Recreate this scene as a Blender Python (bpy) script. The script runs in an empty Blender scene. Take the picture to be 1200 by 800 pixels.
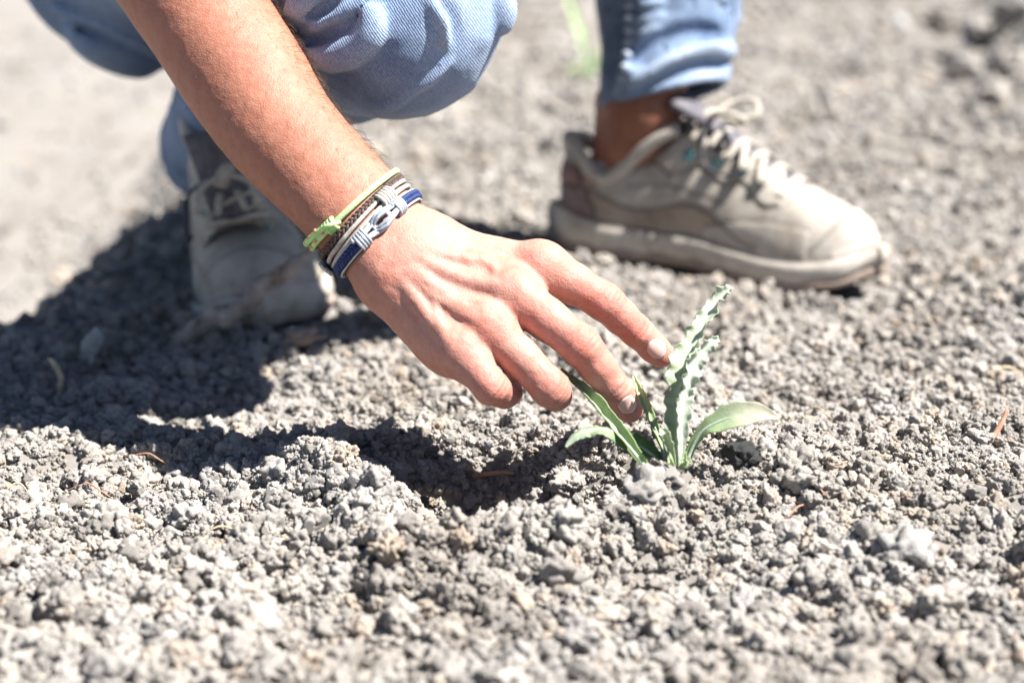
import bpy, bmesh, math, random
import numpy as np
from concurrent.futures import ThreadPoolExecutor
from mathutils import Vector, Matrix, Euler

# ------------------------------------------------------------------ camera, sky, sun, exposure
scene = bpy.context.scene
COL = scene.collection
FPX = 2400.0                      # focal length in photograph pixels (1200 wide)
PITCH = math.radians(15.0)
CAMH = 0.37
FOCUS = 1.165
cam_data = bpy.data.cameras.new('camera')
cam_data.sensor_width = 36.0
cam_data.lens = 36.0 * FPX / 1200.0
cam_data.clip_start = 0.02
cam_data.clip_end = 400.0
cam_data.dof.use_dof = True
cam_data.dof.focus_distance = FOCUS
cam_data.dof.aperture_fstop = 4.5
cam_data.dof.aperture_blades = 0
cam = bpy.data.objects.new('camera', cam_data)
COL.objects.link(cam)
cam.location = (0, 0, CAMH)
cam.rotation_euler = (math.pi / 2 - PITCH, 0, 0)
scene.camera = cam

SUN_EL = math.radians(56.0)
SUN_AZ = math.radians(-14.0)       # measured from +x (picture right), negative = towards the camera
sun_dir = Vector((math.cos(SUN_EL) * math.cos(SUN_AZ), math.cos(SUN_EL) * math.sin(SUN_AZ), math.sin(SUN_EL)))
world = bpy.data.worlds.new('World')
scene.world = world
world.use_nodes = True
wnt = world.node_tree
bg = wnt.nodes['Background']
sky = wnt.nodes.new('ShaderNodeTexSky')
sky.sky_type = 'NISHITA'
sky.sun_disc = False
sky.air_density = 0.65
sky.dust_density = 0.15
sky.altitude = 900
sky.sun_elevation = SUN_EL
sky.sun_rotation = math.atan2(sun_dir.x, sun_dir.y)
wnt.links.new(sky.outputs['Color'], bg.inputs['Color'])
bg.inputs['Strength'].default_value = 0.05
sun_data = bpy.data.lights.new('sun', 'SUN')
sun_data.energy = 5.0
sun_data.angle = math.radians(0.53)
sun_data.color = (1.0, 0.98, 0.95)
sun = bpy.data.objects.new('sun', sun_data)
COL.objects.link(sun)
sun.rotation_euler = sun_dir.to_track_quat('Z', 'Y').to_euler()
sun.location = (3, -1, 5)

scene.view_settings.view_transform = 'Standard'
scene.view_settings.look = 'None'
scene.view_settings.gamma = 1.0
scene.view_settings.use_curve_mapping = False
scene.view_settings.exposure = 1.76
scene.render.engine = 'CYCLES'
scene.cycles.use_denoising = True
scene.cycles.max_bounces = 8

# ------------------------------------------------------------------ helpers
FWD = np.array([0, math.cos(PITCH), -math.sin(PITCH)])
UPV = np.array([0, math.sin(PITCH), math.cos(PITCH)])
RIGHT = np.array([1.0, 0, 0])
CAMP = np.array([0, 0, CAMH])
def W(u, v, d):
    """photograph pixel + depth along the view axis -> world point"""
    return CAMP + d * FWD + (u - 600) / FPX * d * RIGHT - (v - 400) / FPX * d * UPV
def px(P):
    P = np.asarray(P, float) - CAMP
    d = P @ FWD
    return 600 + FPX * (P @ RIGHT) / d, 400 - FPX * (P @ UPV) / d, d
def nrm(v):
    v = np.asarray(v, float)
    return v / (np.linalg.norm(v, axis=-1, keepdims=True) + 1e-12)
def sstep(a, b, x):
    t = np.clip((x - a) / (b - a), 0, 1)
    return t * t * (3 - 2 * t)

def _hash(ix, iy, iz, seed):
    h = (ix.astype(np.int64) * 374761393 + iy.astype(np.int64) * 668265263 + iz.astype(np.int64) * 2147483647 + seed * 1274126177) & 0xffffffff
    h = ((h ^ (h >> 13)) * 1274126177) & 0xffffffff
    h = ((h ^ (h >> 16)) * 2246822519) & 0xffffffff
    return ((h ^ (h >> 15)) & 0xffffff) / float(0xffffff)
def vnoise(P, freq, seed=0):
    """smooth value noise, -1..1"""
    Q = np.asarray(P, float) * freq
    i = np.floor(Q).astype(np.int64)
    f = Q - i
    f = f * f * f * (f * (f * 6 - 15) + 10)
    r = 0
    for dx in (0, 1):
        for dy in (0, 1):
            for dz in (0, 1):
                w = (f[:, 0] if dx else 1 - f[:, 0]) * (f[:, 1] if dy else 1 - f[:, 1]) * (f[:, 2] if dz else 1 - f[:, 2])
                r = r + w * _hash(i[:, 0] + dx, i[:, 1] + dy, i[:, 2] + dz, seed)
    return r * 2 - 1
def fbm(P, freq, octv=4, seed=0, gain=0.5):
    a, s = 1.0, 0
    for o in range(octv):
        s = s + a * vnoise(P, freq * 2 ** o, seed + o * 17)
        a *= gain
    return s

def link(o, parent=None):
    COL.objects.link(o)
    if parent is not None:
        o.parent = parent
        o.matrix_parent_inverse = parent.matrix_basis.inverted()
    return o
def mesh_obj(name, V, F, mat, parent=None, smooth=True, attrs=None, cols=None):
    me = bpy.data.meshes.new(name)
    V = np.asarray(V, np.float32)
    if isinstance(F, np.ndarray) and F.ndim == 2:
        n, k = F.shape
        me.vertices.add(len(V)); me.vertices.foreach_set('co', V.ravel())
        me.loops.add(n * k); me.loops.foreach_set('vertex_index', F.ravel().astype(np.int32))
        me.polygons.add(n); me.polygons.foreach_set('loop_start', np.arange(0, n * k, k, dtype=np.int32))
        me.update(calc_edges=True)
    else:
        me.from_pydata([tuple(v) for v in V], [], [tuple(int(i) for i in f) for f in F])
    me.validate()
    if smooth:
        me.polygons.foreach_set('use_smooth', np.ones(len(me.polygons), dtype=bool))
    for nm, a in (attrs or {}).items():
        at = me.attributes.new(nm, 'FLOAT', 'POINT'); at.data.foreach_set('value', np.asarray(a, np.float32))
    for nm, a in (cols or {}).items():
        at = me.attributes.new(nm, 'FLOAT_COLOR', 'POINT')
        a = np.asarray(a, np.float32)
        if a.shape[1] == 3: a = np.hstack([a, np.ones((len(a), 1), np.float32)])
        at.data.foreach_set('color', a.ravel())
    for m in (mat if isinstance(mat, (list, tuple)) else [mat]):
        me.materials.append(m)
    me.update()
    o = bpy.data.objects.new(name, me)
    return link(o, parent)
def tag(o, label=None, cat=None, group=None, kind=None):
    if label: o['label'] = label
    if cat: o['category'] = cat
    if group: o['group'] = group
    if kind: o['kind'] = kind
    return o
def empty(name, loc):
    o = bpy.data.objects.new(name, None)
    o.location = tuple(loc)
    o.empty_display_size = 0.02
    return link(o)

def resample(pts, n):
    """Catmull-Rom through pts, n samples"""
    P = np.asarray(pts, float)
    if len(P) == 2:
        t = np.linspace(0, 1, n)[:, None]
        return P[0] * (1 - t) + P[1] * t
    Q = np.vstack([2 * P[0] - P[1], P, 2 * P[-1] - P[-2]])
    seg = np.linspace(0, len(P) - 1 - 1e-9, n)
    i = seg.astype(int); t = (seg - i)[:, None]
    p0, p1, p2, p3 = Q[i], Q[i + 1], Q[i + 2], Q[i + 3]
    return 0.5 * (2 * p1 + (p2 - p0) * t + (2 * p0 - 5 * p1 + 4 * p2 - p3) * t ** 2 + (3 * p1 - p0 - 3 * p2 + p3) * t ** 3)
def tube(pts, rad, n=10, closed=False, caps=True, flat=None):
    """tube along pts; rad scalar or list; flat=(normal vectors, thickness ratio) squashes it"""
    P = np.asarray(pts, float); m = len(P)
    r = np.broadcast_to(np.asarray(rad, float), (m,))
    T = nrm(np.roll(P, -1, 0) - np.roll(P, 1, 0)) if closed else nrm(np.gradient(P, axis=0))
    N = np.zeros_like(P)
    a = np.array([0, 0, 1.0]) if abs(T[0, 2]) < 0.9 else np.array([1.0, 0, 0])
    N[0] = nrm(np.cross(np.cross(T[0], a), T[0]))
    for i in range(1, m):
        q = N[i - 1] - T[i] * (N[i - 1] @ T[i]); N[i] = nrm(q)
    if flat is not None and flat[0] is not None:
        N = np.broadcast_to(np.asarray(flat[0], float), P.shape)
        N = nrm(N - T * np.sum(N * T, 1, keepdims=True))
    B = np.cross(T, N)
    th = np.linspace(0, 2 * np.pi, n, endpoint=False)
    k = 1.0 if flat is None else flat[1]
    V = P[:, None] + r[:, None, None] * (np.cos(th)[None, :, None] * N[:, None] * k + np.sin(th)[None, :, None] * B[:, None])
    V = V.reshape(-1, 3)
    F = []
    for i in range(m if closed else m - 1):
        j = (i + 1) % m
        for q in range(n):
            F.append((i * n + q, i * n + (q + 1) % n, j * n + (q + 1) % n, j * n + q))
    if not closed and caps:
        F.append(tuple(range(n))[::-1]); F.append(tuple((m - 1) * n + q for q in range(n)))
    return V, F
def joinVF(parts):
    V, F, o = [], [], 0
    for v, f in parts:
        V.append(np.asarray(v)); F += [tuple(int(i) + o for i in q) for q in f]; o += len(v)
    return np.vstack(V), F

# ------------------------------------------------------------------ implicit surfaces
def smin(a, b, k):
    h = np.clip(0.5 + 0.5 * (b - a) / k, 0, 1)
    return b * (1 - h) + a * h - k * h * (1 - h)
def smax(a, b, k): return -smin(-a, -b, k)
def capsule(P, a, b, r1, r2):
    a = np.asarray(a, float); b = np.asarray(b, float); ab = b - a
    t = np.clip(((P - a) @ ab) / (ab @ ab), 0, 1)
    q = P - a - t[:, None] * ab
    return np.sqrt(np.einsum('ij,ij->i', q, q)) - (r1 + (r2 - r1) * t)
def ecapsule(P, a, b, n, w1, h1, w2, h2):
    """tapered capsule of elliptic section: half width w across, half height h along n"""
    a = np.asarray(a, float); b = np.asarray(b, float); ab = b - a; L = np.linalg.norm(ab); ax = ab / L
    n = nrm(n - ax * (n @ ax)); s = np.cross(ax, n)
    q = P - a; t0 = q @ ax; t = np.clip(t0 / L, 0, 1)
    w = w1 + (w2 - w1) * t; h = h1 + (h2 - h1) * t
    e = t0 - t * L
    m = np.minimum(w, h)
    return (np.sqrt((q @ s / w) ** 2 + (q @ n / h) ** 2 + (e / m) ** 2) - 1) * m
def ellipsoid(P, c, ax, r):
    q = (P - np.asarray(c, float)) @ np.asarray(ax, float).T
    r = np.asarray(r, float)
    k = np.sqrt(np.sum((q / r) ** 2, 1))
    return (k - 1) * r.min()

def surface(fn, lo, hi, vox, R=None, org=None, blk=8, slack=1.2):
    """polygonise fn(P)<0 inside box lo..hi of the frame R (rows = axes) at org, by block-sparse surface nets"""
    R = np.eye(3) if R is None else np.asarray(R, float)
    org = np.zeros(3) if org is None else np.asarray(org, float)
    lo = np.asarray(lo, float)
    nb = np.ceil((np.asarray(hi, float) - lo) / vox / blk).astype(int)
    N = nb * blk
    D = np.full(tuple(N), 1.0, np.float32)
    bi = np.stack(np.meshgrid(*[np.arange(k) for k in nb], indexing='ij'), -1).reshape(-1, 3)
    ctr = lo + (bi * blk + blk / 2) * vox
    dc = fn(org + ctr @ R)
    rad = blk * vox * 0.87 + vox
    D_ = D.reshape(nb[0], blk, nb[1], blk, nb[2], blk)
    act = np.abs(dc) < rad * slack
    inn = (~act) & (dc < 0)
    for b in bi[inn]: D_[b[0], :, b[1], :, b[2], :] = -1
    sub = np.stack(np.meshgrid(*[np.arange(blk)] * 3, indexing='ij'), -1).reshape(-1, 3)
    ab = bi[act]
    def work(c):
        bb = ab[c:c + 72]
        P = (lo + (bb[:, None] * blk + sub[None]).reshape(-1, 3) * vox)
        d = fn(org + P @ R).reshape(len(bb), blk, blk, blk)
        for i, b in enumerate(bb): D_[b[0], :, b[1], :, b[2], :] = d[i]
    with ThreadPoolExecutor(4) as ex: list(ex.map(work, range(0, len(ab), 72)))
    S = D < 0
    # cell vertices
    nx, ny, nz = N
    acc = np.zeros((nx - 1, ny - 1, nz - 1, 3), np.float32); cnt = np.zeros((nx - 1, ny - 1, nz - 1), np.int8)
    quads = []
    for ax in range(3):
        sl0 = [slice(None)] * 3; sl1 = [slice(None)] * 3
        sl0[ax] = slice(0, -1); sl1[ax] = slice(1, None)
        ch = S[tuple(sl0)] != S[tuple(sl1)]
        I = np.argwhere(ch)
        if not len(I): continue
        d0 = D[tuple(I.T)]; J = I.copy(); J[:, ax] += 1; d1 = D[tuple(J.T)]
        d0 = np.clip(d0, -4 * vox, 4 * vox); d1 = np.clip(d1, -4 * vox, 4 * vox)
        t = d0 / (d0 - d1)
        pos = I.astype(np.float32); pos[:, ax] += t
        u, v = [(1, 2), (2, 0), (0, 1)][ax]
        cells = []
        for (a, b) in ((0, 0), (-1, 0), (-1, -1), (0, -1)):
            c = I.copy(); c[:, u] += a; c[:, v] += b; cells.append(c)
        ok = np.ones(len(I), bool)
        for c in cells:
            for k in (0, 1, 2): ok &= (c[:, k] >= 0) & (c[:, k] < (N[k] - 1))
        flip = S[tuple(I.T)]
        for c in cells:
            cc = c[ok]
            np.add.at(acc, tuple(cc.T), pos[ok]); np.add.at(cnt, tuple(cc.T), 1)
        q = np.stack([np.ravel_multi_index(tuple(c[ok].T), cnt.shape) for c in cells], 1)
        fl = flip[ok]
        q[~fl] = q[~fl][:, ::-1]
        quads.append(q)
    Q = np.vstack(quads)
    used, inv = np.unique(Q, return_inverse=True)
    Q = inv.reshape(-1, 4)
    V = acc.reshape(-1, 3)[used] / cnt.reshape(-1)[used][:, None]
    V = org + (lo + V * vox) @ R
    return V, Q
def relax(V, F, it=1, w=0.5):
    F = np.asarray(F)
    e = np.vstack([F[:, [0, 1]], F[:, [1, 2]], F[:, [2, 3]], F[:, [3, 0]]])
    for _ in range(it):
        s = np.zeros_like(V); c = np.zeros(len(V))
        np.add.at(s, e[:, 0], V[e[:, 1]]); np.add.at(c, e[:, 0], 1)
        np.add.at(s, e[:, 1], V[e[:, 0]]); np.add.at(c, e[:, 1], 1)
        V = V + w * (s / np.maximum(c, 1)[:, None] - V)
    return V
def vnormals(V, F):
    F = np.asarray(F)
    n = np.cross(V[F[:, 2]] - V[F[:, 0]], V[F[:, 3]] - V[F[:, 1]])
    N = np.zeros_like(V)
    for k in range(4): np.add.at(N, F[:, k], n)
    return nrm(N)
def hit(fn, u, v, d0=0.9, d1=1.9, n=220, thr=0.0):
    """first point on the view ray through pixel (u,v) where fn < thr"""
    ds = np.linspace(d0, d1, n)
    P = np.array([W(u, v, d) for d in ds])
    f = fn(P) - thr
    k = np.argmax(f < 0)
    if not (f < 0).any(): k = int(np.argmin(f)); return P[k]
    if k == 0: return P[0]
    t = f[k - 1] / (f[k - 1] - f[k])
    return P[k - 1] + (P[k] - P[k - 1]) * t
def fgrad(fn, P, e=5e-4):
    P = np.atleast_2d(P); g = []
    for k in range(3):
        d = np.zeros(3); d[k] = e
        g.append(fn(P + d) - fn(P - d))
    return nrm(np.stack(g, 1))
# ------------------------------------------------------------------ materials
def new_mat(name):
    m = bpy.data.materials.new(name); m.use_nodes = True
    nt = m.node_tree
    return m, nt, nt.nodes['Principled BSDF']
def nd(nt, kind, **kw):
    n = nt.nodes.new(kind)
    for k, v in kw.items():
        if k in n.inputs.keys() if hasattr(n.inputs, 'keys') else False: n.inputs[k].default_value = v
        else: setattr(n, k, v)
    return n
def noise_node(nt, vec, scale, detail=4, rough=0.55):
    n = nt.nodes.new('ShaderNodeTexNoise')
    n.inputs['Scale'].default_value = scale; n.inputs['Detail'].default_value = detail; n.inputs['Roughness'].default_value = rough
    if vec is not None: nt.links.new(vec, n.inputs['Vector'])
    return n
def ramp_node(nt, fac, stops):
    r = nt.nodes.new('ShaderNodeValToRGB')
    while len(r.color_ramp.elements) < len(stops): r.color_ramp.elements.new(0.5)
    for e, (p, c) in zip(r.color_ramp.elements, stops):
        e.position = p; e.color = tuple(c) + (1,) if len(c) == 3 else c
    nt.links.new(fac, r.inputs['Fac'])
    return r
def mix_node(nt, fac, a, b, mode='MIX'):
    m = nt.nodes.new('ShaderNodeMix'); m.data_type = 'RGBA'; m.blend_type = mode
    if isinstance(fac, (int, float)): m.inputs[0].default_value = fac
    else: nt.links.new(fac, m.inputs[0])
    for s, i in ((a, 6), (b, 7)):
        if isinstance(s, tuple): m.inputs[i].default_value = s + (1,) if len(s) == 3 else s
        else: nt.links.new(s, m.inputs[i])
    return m.outputs[2]
def math_node(nt, op, a, b=None):
    m = nt.nodes.new('ShaderNodeMath'); m.operation = op
    for s, i in ((a, 0), (b, 1)):
        if s is None: continue
        if isinstance(s, (int, float)): m.inputs[i].default_value = s
        else: nt.links.new(s, m.inputs[i])
    return m.outputs[0]
def bump_node(nt, height, dist, strength=1.0, prev=None):
    b = nt.nodes.new('ShaderNodeBump')
    b.inputs['Distance'].default_value = dist; b.inputs['Strength'].default_value = strength
    nt.links.new(height, b.inputs['Height'])
    if prev is not None: nt.links.new(prev, b.inputs['Normal'])
    return b.outputs['Normal']
def coord(nt, which='Object'):
    return nt.nodes.new('ShaderNodeTexCoord').outputs[which]
def simple_mat(name, c1, c2, scale=200, rough=0.8, bump=0.0004, bscale=None, detail=4, spec=0.3):
    m, nt, b = new_mat(name)
    co = coord(nt)
    n = noise_node(nt, co, scale, detail)
    r = ramp_node(nt, n.outputs['Fac'], [(0.3, c1), (0.7, c2)])
    nt.links.new(r.outputs['Color'], b.inputs['Base Color'])
    b.inputs['Roughness'].default_value = rough
    b.inputs['Specular IOR Level'].default_value = spec
    if bump:
        n2 = noise_node(nt, co, bscale or scale * 4, 3)
        nt.links.new(bump_node(nt, n2.outputs['Fac'], bump), b.inputs['Normal'])
    return m

def soil_material(name, crumb):
    m, nt, b = new_mat(name)
    co = coord(nt)
    geo = nt.nodes.new('ShaderNodeNewGeometry').outputs['Position']
    info = nt.nodes.new('ShaderNodeObjectInfo')
    big = noise_node(nt, geo, 9, 3)
    col = ramp_node(nt, big.outputs['Fac'], [(0.28, (0.245, 0.222, 0.197)), (0.5, (0.315, 0.294, 0.270)), (0.72, (0.315, 0.302, 0.286))]).outputs['Color']
    if crumb:
        rnd = ramp_node(nt, info.outputs['Random'], [(0.0, (0.55, 0.54, 0.53)), (0.10, (0.82, 0.81, 0.80)), (0.5, (1, 1, 1)), (0.86, (1.15, 1.12, 1.08)), (0.955, (1.12, 0.99, 0.86)), (1.0, (1.22, 1.2, 1.16))])
        col = mix_node(nt, 1.0, col, rnd.outputs['Color'], 'MULTIPLY')
    if not crumb: col = mix_node(nt, 1.0, col, (0.72, 0.71, 0.70), 'MULTIPLY')
    fine = noise_node(nt, geo, 900, 4, 0.65)
    fr = ramp_node(nt, fine.outputs['Fac'], [(0.3, (0.72, 0.70, 0.67)), (0.6, (1.06, 1.05, 1.04))])
    col = mix_node(nt, 0.8, col, fr.outputs['Color'], 'MULTIPLY')
    nt.links.new(col, b.inputs['Base Color'])
    b.inputs['Roughness'].default_value = 0.95
    b.inputs['Specular IOR Level'].default_value = 0.12
    n2 = noise_node(nt, geo, 1500, 5, 0.7)
    nrm1 = bump_node(nt, n2.outputs['Fac'], 0.0007, 1.0)
    nt.links.new(nrm1, b.inputs['Normal'])
    return m
M = {}
M['soil'] = soil_material('dry_soil', False)
M['crumb'] = soil_material('soil_crumb', True)

def skin_material():
    m, nt, b = new_mat('skin')
    co = coord(nt)
    at = nt.nodes.new('ShaderNodeAttribute'); at.attribute_name = 'tint'
    n1 = noise_node(nt, co, 160, 4, 0.6)
    r1 = ramp_node(nt, n1.outputs['Fac'], [(0.3, (0.90, 0.74, 0.68)), (0.65, (1.06, 1.08, 1.08))])
    c = mix_node(nt, 0.7, at.outputs['Color'], r1.outputs['Color'], 'MULTIPLY')
    vor = nt.nodes.new('ShaderNodeTexVoronoi'); vor.inputs['Scale'].default_value = 900
    nt.links.new(co, vor.inputs['Vector'])
    r2 = ramp_node(nt, vor.outputs['Distance'], [(0.0, (1.03, 1.03, 1.03)), (0.6, (0.93, 0.90, 0.88))])
    c = mix_node(nt, 0.8, c, r2.outputs['Color'], 'MULTIPLY')
    nt.links.new(c, b.inputs['Base Color'])
    b.inputs['Roughness'].default_value = 0.56
    b.inputs['Specular IOR Level'].default_value = 0.32
    b.inputs['Subsurface Weight'].default_value = 0.14
    b.inputs['Subsurface Radius'].default_value = (1.0, 0.3, 0.16)
    b.inputs['Subsurface Scale'].default_value = 0.006
    # fine skin lines
    mp = nt.nodes.new('ShaderNodeMapping'); mp.inputs['Rotation'].default_value = (0.3, 0.6, 0.2); mp.inputs['Scale'].default_value = (1, 1, 1)
    nt.links.new(co, mp.inputs['Vector'])
    v2 = nt.nodes.new('ShaderNodeTexVoronoi'); v2.feature = 'DISTANCE_TO_EDGE'; v2.inputs['Scale'].default_value = 620
    nt.links.new(mp.outputs['Vector'], v2.inputs['Vector'])
    e = math_node(nt, 'MINIMUM', v2.outputs['Distance'], 0.25)
    nm = bump_node(nt, e, 0.0007, 0.5)
    n3 = noise_node(nt, co, 300, 3)
    nm = bump_node(nt, n3.outputs['Fac'], 0.0008, 0.45, nm)
    nt.links.new(nm, b.inputs['Normal'])
    return m
M['skin'] = skin_material()

def denim_material(name, dark, mid, light):
    m, nt, b = new_mat(name)
    co = coord(nt)
    at = nt.nodes.new('ShaderNodeAttribute'); at.attribute_name = 'wear'
    n1 = noise_node(nt, co, 14, 4, 0.6)
    f = math_node(nt, 'ADD', math_node(nt, 'MULTIPLY', n1.outputs['Fac'], 0.8), at.outputs['Fac'])
    r = ramp_node(nt, f, [(0.15, dark), (0.45, mid), (0.95, light)])
    # thread streaks
    mp = nt.nodes.new('ShaderNodeMapping'); mp.inputs['Scale'].default_value = (1, 1, 0.35)
    nt.links.new(co, mp.inputs['Vector'])
    n2 = noise_node(nt, mp.outputs['Vector'], 1000, 3, 0.75)
    w2 = ramp_node(nt, n2.outputs['Fac'], [(0.32, (0.60, 0.66, 0.74)), (0.68, (1.30, 1.25, 1.20))])
    c = mix_node(nt, 0.9, r.outputs['Color'], w2.outputs['Color'], 'MULTIPLY')
    # twill ribs, running diagonally over the cloth
    mp2 = nt.nodes.new('ShaderNodeMapping'); mp2.inputs['Rotation'].default_value = (0, math.radians(32), 0); mp2.inputs['Scale'].default_value = (1, 0.02, 1)
    nt.links.new(co, mp2.inputs['Vector'])
    wv = nt.nodes.new('ShaderNodeTexWave'); wv.wave_type = 'BANDS'; wv.bands_direction = 'X'
    wv.inputs['Scale'].default_value = 215; wv.inputs['Distortion'].default_value = 2.2; wv.inputs['Detail'].default_value = 2; wv.inputs['Detail Scale'].default_value = 2
    nt.links.new(mp2.outputs['Vector'], wv.inputs['Vector'])
    w3 = ramp_node(nt, wv.outputs['Fac'], [(0.2, (0.66, 0.71, 0.79)), (0.8, (1.16, 1.14, 1.10))])
    c = mix_node(nt, 0.85, c, w3.outputs['Color'], 'MULTIPLY')
    nt.links.new(c, b.inputs['Base Color'])
    b.inputs['Roughness'].default_value = 0.9
    b.inputs['Specular IOR Level'].default_value = 0.15
    b.inputs['Sheen Weight'].default_value = 0.15
    nm = bump_node(nt, n2.outputs['Fac'], 0.0006, 0.7)
    nm = bump_node(nt, wv.outputs['Fac'], 0.0004, 0.6, nm)
    nt.links.new(nm, b.inputs['Normal'])
    return m
M['denim'] = denim_material('washed_denim', (0.075, 0.12, 0.215), (0.22, 0.29, 0.40), (0.45, 0.50, 0.565))
M['thread'] = simple_mat('stitch_thread', (0.45, 0.42, 0.36), (0.6, 0.57, 0.5), 500, 0.8, 0.0002)
# ------------------------------------------------------------------ the ground: a raised bed of crumbly soil
HOLE = (0.003, 1.088)
def bed(P2):
    """height without the small stuff"""
    x, y = P2[:, 0], P2[:, 1]
    Z = np.zeros(len(x))
    P3 = np.column_stack([x, y, np.zeros(len(x))])
    wob = 0.05 * vnoise(P3, 3.0, 5)
    edge = -0.33 + wob - 0.14 * sstep(1.35, 1.0, y)
    fall = sstep(0.0, 0.20, edge - x)
    Z -= 0.16 * fall
    # next bed on the right in the background
    Z += 0.15 * sstep(0.22, 0.55, x - 0.25 * (y - 1.5) + 0.06 * vnoise(P3, 5.0, 8)) * sstep(2.0, 2.9, y)
    Z += 0.012 * vnoise(P3, 4.5, 11) + 0.007 * vnoise(P3, 11, 12)
    far = sstep(3.0, 8.0, y)
    Z += far * 0.05 * vnoise(P3, 0.9, 14)
    # flatten where the plant grows
    return Z
_z0 = bed(np.array([[0.09, 1.12]]))[0]
def H(P2):
    P2 = np.atleast_2d(np.asarray(P2, float))
    x, y = P2[:, 0], P2[:, 1]
    Z = bed(P2) - _z0
    P3 = np.column_stack([x, y, np.zeros(len(x))])
    # planting hole
    ang = np.arctan2(y - HOLE[1], x - HOLE[0])
    wr = 1 + 0.18 * np.sin(3 * ang + 1) + 0.12 * np.sin(5 * ang)
    r = np.sqrt(((x - HOLE[0]) / 0.086) ** 2 + ((y - HOLE[1]) / 0.070) ** 2) / wr
    Z -= 0.062 * (1 - sstep(0.35, 1.12, r))
    Z += 0.010 * np.exp(-((r - 1.35) / 0.28) ** 2)
    # lump of soil heaped in front of the seedling and a hump on the left of the hole
    Z += 0.012 * np.exp(-(((x - 0.07) / 0.06) ** 2 + ((y - 1.045) / 0.03) ** 2))
    Z += 0.018 * np.exp(-(((x + 0.115) / 0.03) ** 2 + ((y - 1.09) / 0.03) ** 2))
    # little pit under the seedling's left leaf
    Z -= 0.016 * np.exp(-(((x - 0.045) / 0.018) ** 2 + ((y - 1.105) / 0.02) ** 2))
    Z -= 0.045 * np.exp(-(((x - 0.075) / 0.07) ** 2 + ((y - 2.86) / 0.10) ** 2))
    Z += 0.0058 * vnoise(P3, 36, 3) + 0.0026 * vnoise(P3, 85, 4)
    return Z
def G(u, v):
    """ground point seen at a pixel"""
    ds = np.linspace(0.6, 6.0, 2700)
    P = np.array([W(u, v, d) for d in ds])
    k = int(np.argmax(P[:, 2] < H(P[:, :2])))
    return P[k]
def axis(dense, lo, hi, far, step):
    a = np.arange(lo, hi + 1e-6, dense)
    s, up = step, []
    x = hi
    while x < far: x += s; s *= 1.16; up.append(x)
    s, dn = step, []
    x = lo
    while x > -far: x -= s; s *= 1.16; dn.append(x)
    return np.array(dn[::-1] + list(a) + up)
gx = axis(0.004, -0.62, 0.62, 60, 0.005); gy = axis(0.004, 0.62, 1.9, 60, 0.005)
XX, YY = np.meshgrid(gx, gy, indexing='ij')
P2 = np.column_stack([XX.ravel(), YY.ravel()])
ZZ = H(P2)
n1, n2 = len(gx), len(gy)
ii = (np.arange(n1 - 1)[:, None] * n2 + np.arange(n2 - 1)[None]).ravel()
ground = mesh_obj('ground', np.column_stack([P2, ZZ]), np.stack([ii, ii + n2, ii + n2 + 1, ii + 1], 1), M['soil'])
tag(ground, 'pale grey dry tilled soil of a planting bed', 'ground', kind='structure')

# crumb shapes: clumps of nodules
rng = np.random.default_rng(7)
def clod_mesh(name, seed, sub=4, nb=14, rough=0.17, mat=None):
    r = np.random.default_rng(seed)
    bm = bmesh.new(); bmesh.ops.create_icosphere(bm, subdivisions=sub, radius=1.0)
    D = np.array([v.co[:] for v in bm.verts]); D = nrm(D)
    c = nrm(r.normal(size=(nb, 3))) * r.uniform(0.35, 0.75, nb)[:, None]
    rad = r.uniform(0.13, 0.36, nb)
    c = np.vstack([c, [[0, 0, 0]]]); rad = np.append(rad, 0.5)
    dc = D @ c.T
    disc = rad[None] ** 2 - np.sum(c * c, 1)[None] + dc ** 2
    t = np.where(disc > 0, dc + np.sqrt(np.maximum(disc, 0)), 0)
    R_ = t.max(1)
    R_ += rough * fbm(D + seed * 7.3, 2.2, 5, seed, 0.62)
    # a few flat broken faces
    for _ in range(2):
        n = nrm(r.normal(size=3)); h = r.uniform(0.55, 0.78)
        lim = h / np.maximum(D @ n, 1e-3)
        R_ = np.where((D @ n) > 0.05, np.minimum(R_, lim), R_)
    V = D * R_[:, None] * r.uniform(0.8, 1.15, 3)
    for v, p in zip(bm.verts, V): v.co = p
    me = bpy.data.meshes.new(name); bm.to_mesh(me); bm.free()
    me.polygons.foreach_set('use_smooth', np.ones(len(me.polygons), dtype=bool))
    me.materials.append(mat or M['crumb'])
    return me
crumb_coll = bpy.data.collections.new('crumb_shapes')
NVAR = 12
for k in range(NVAR):
    me = clod_mesh('crumb_shape', 100 + k, 5 if k < 4 else 4, 26 + 4 * (k % 6))
    crumb_coll.objects.link(bpy.data.objects.new('crumb_shape', me))

FOOT = []        # footprints (x0, y0, x1, y1, half width): kept free of crumbs
def clear_of_feet(P2):
    ok = np.ones(len(P2), bool)
    for x0, y0, x1, y1, w in FOOT:
        a = np.array([x0, y0]); ab = np.array([x1 - x0, y1 - y0])
        t = np.clip(((P2 - a) @ ab) / (ab @ ab), 0, 1)
        ok &= np.linalg.norm(P2 - a - t[:, None] * ab, axis=1) > w
    return ok
def scatter(y0, y1, dens, s0, s1, margin, power=1.0, sink=0.25, jit=0.3):
    half = 0.25 * y1 + margin
    n = int(dens * 2 * half * (y1 - y0))
    p = np.column_stack([rng.uniform(-half, half, n), rng.uniform(y0, y1, n)])
    p = p[np.abs(p[:, 0]) < 0.25 * p[:, 1] + margin]
    keep = rng.random(len(p)) < 1 - 0.85 * sstep(0.03, 0.11, -bed(p))
    p = p[keep]
    s = s0 + (s1 - s0) * rng.random(len(p)) ** power
    return p, s, sink, jit
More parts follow.
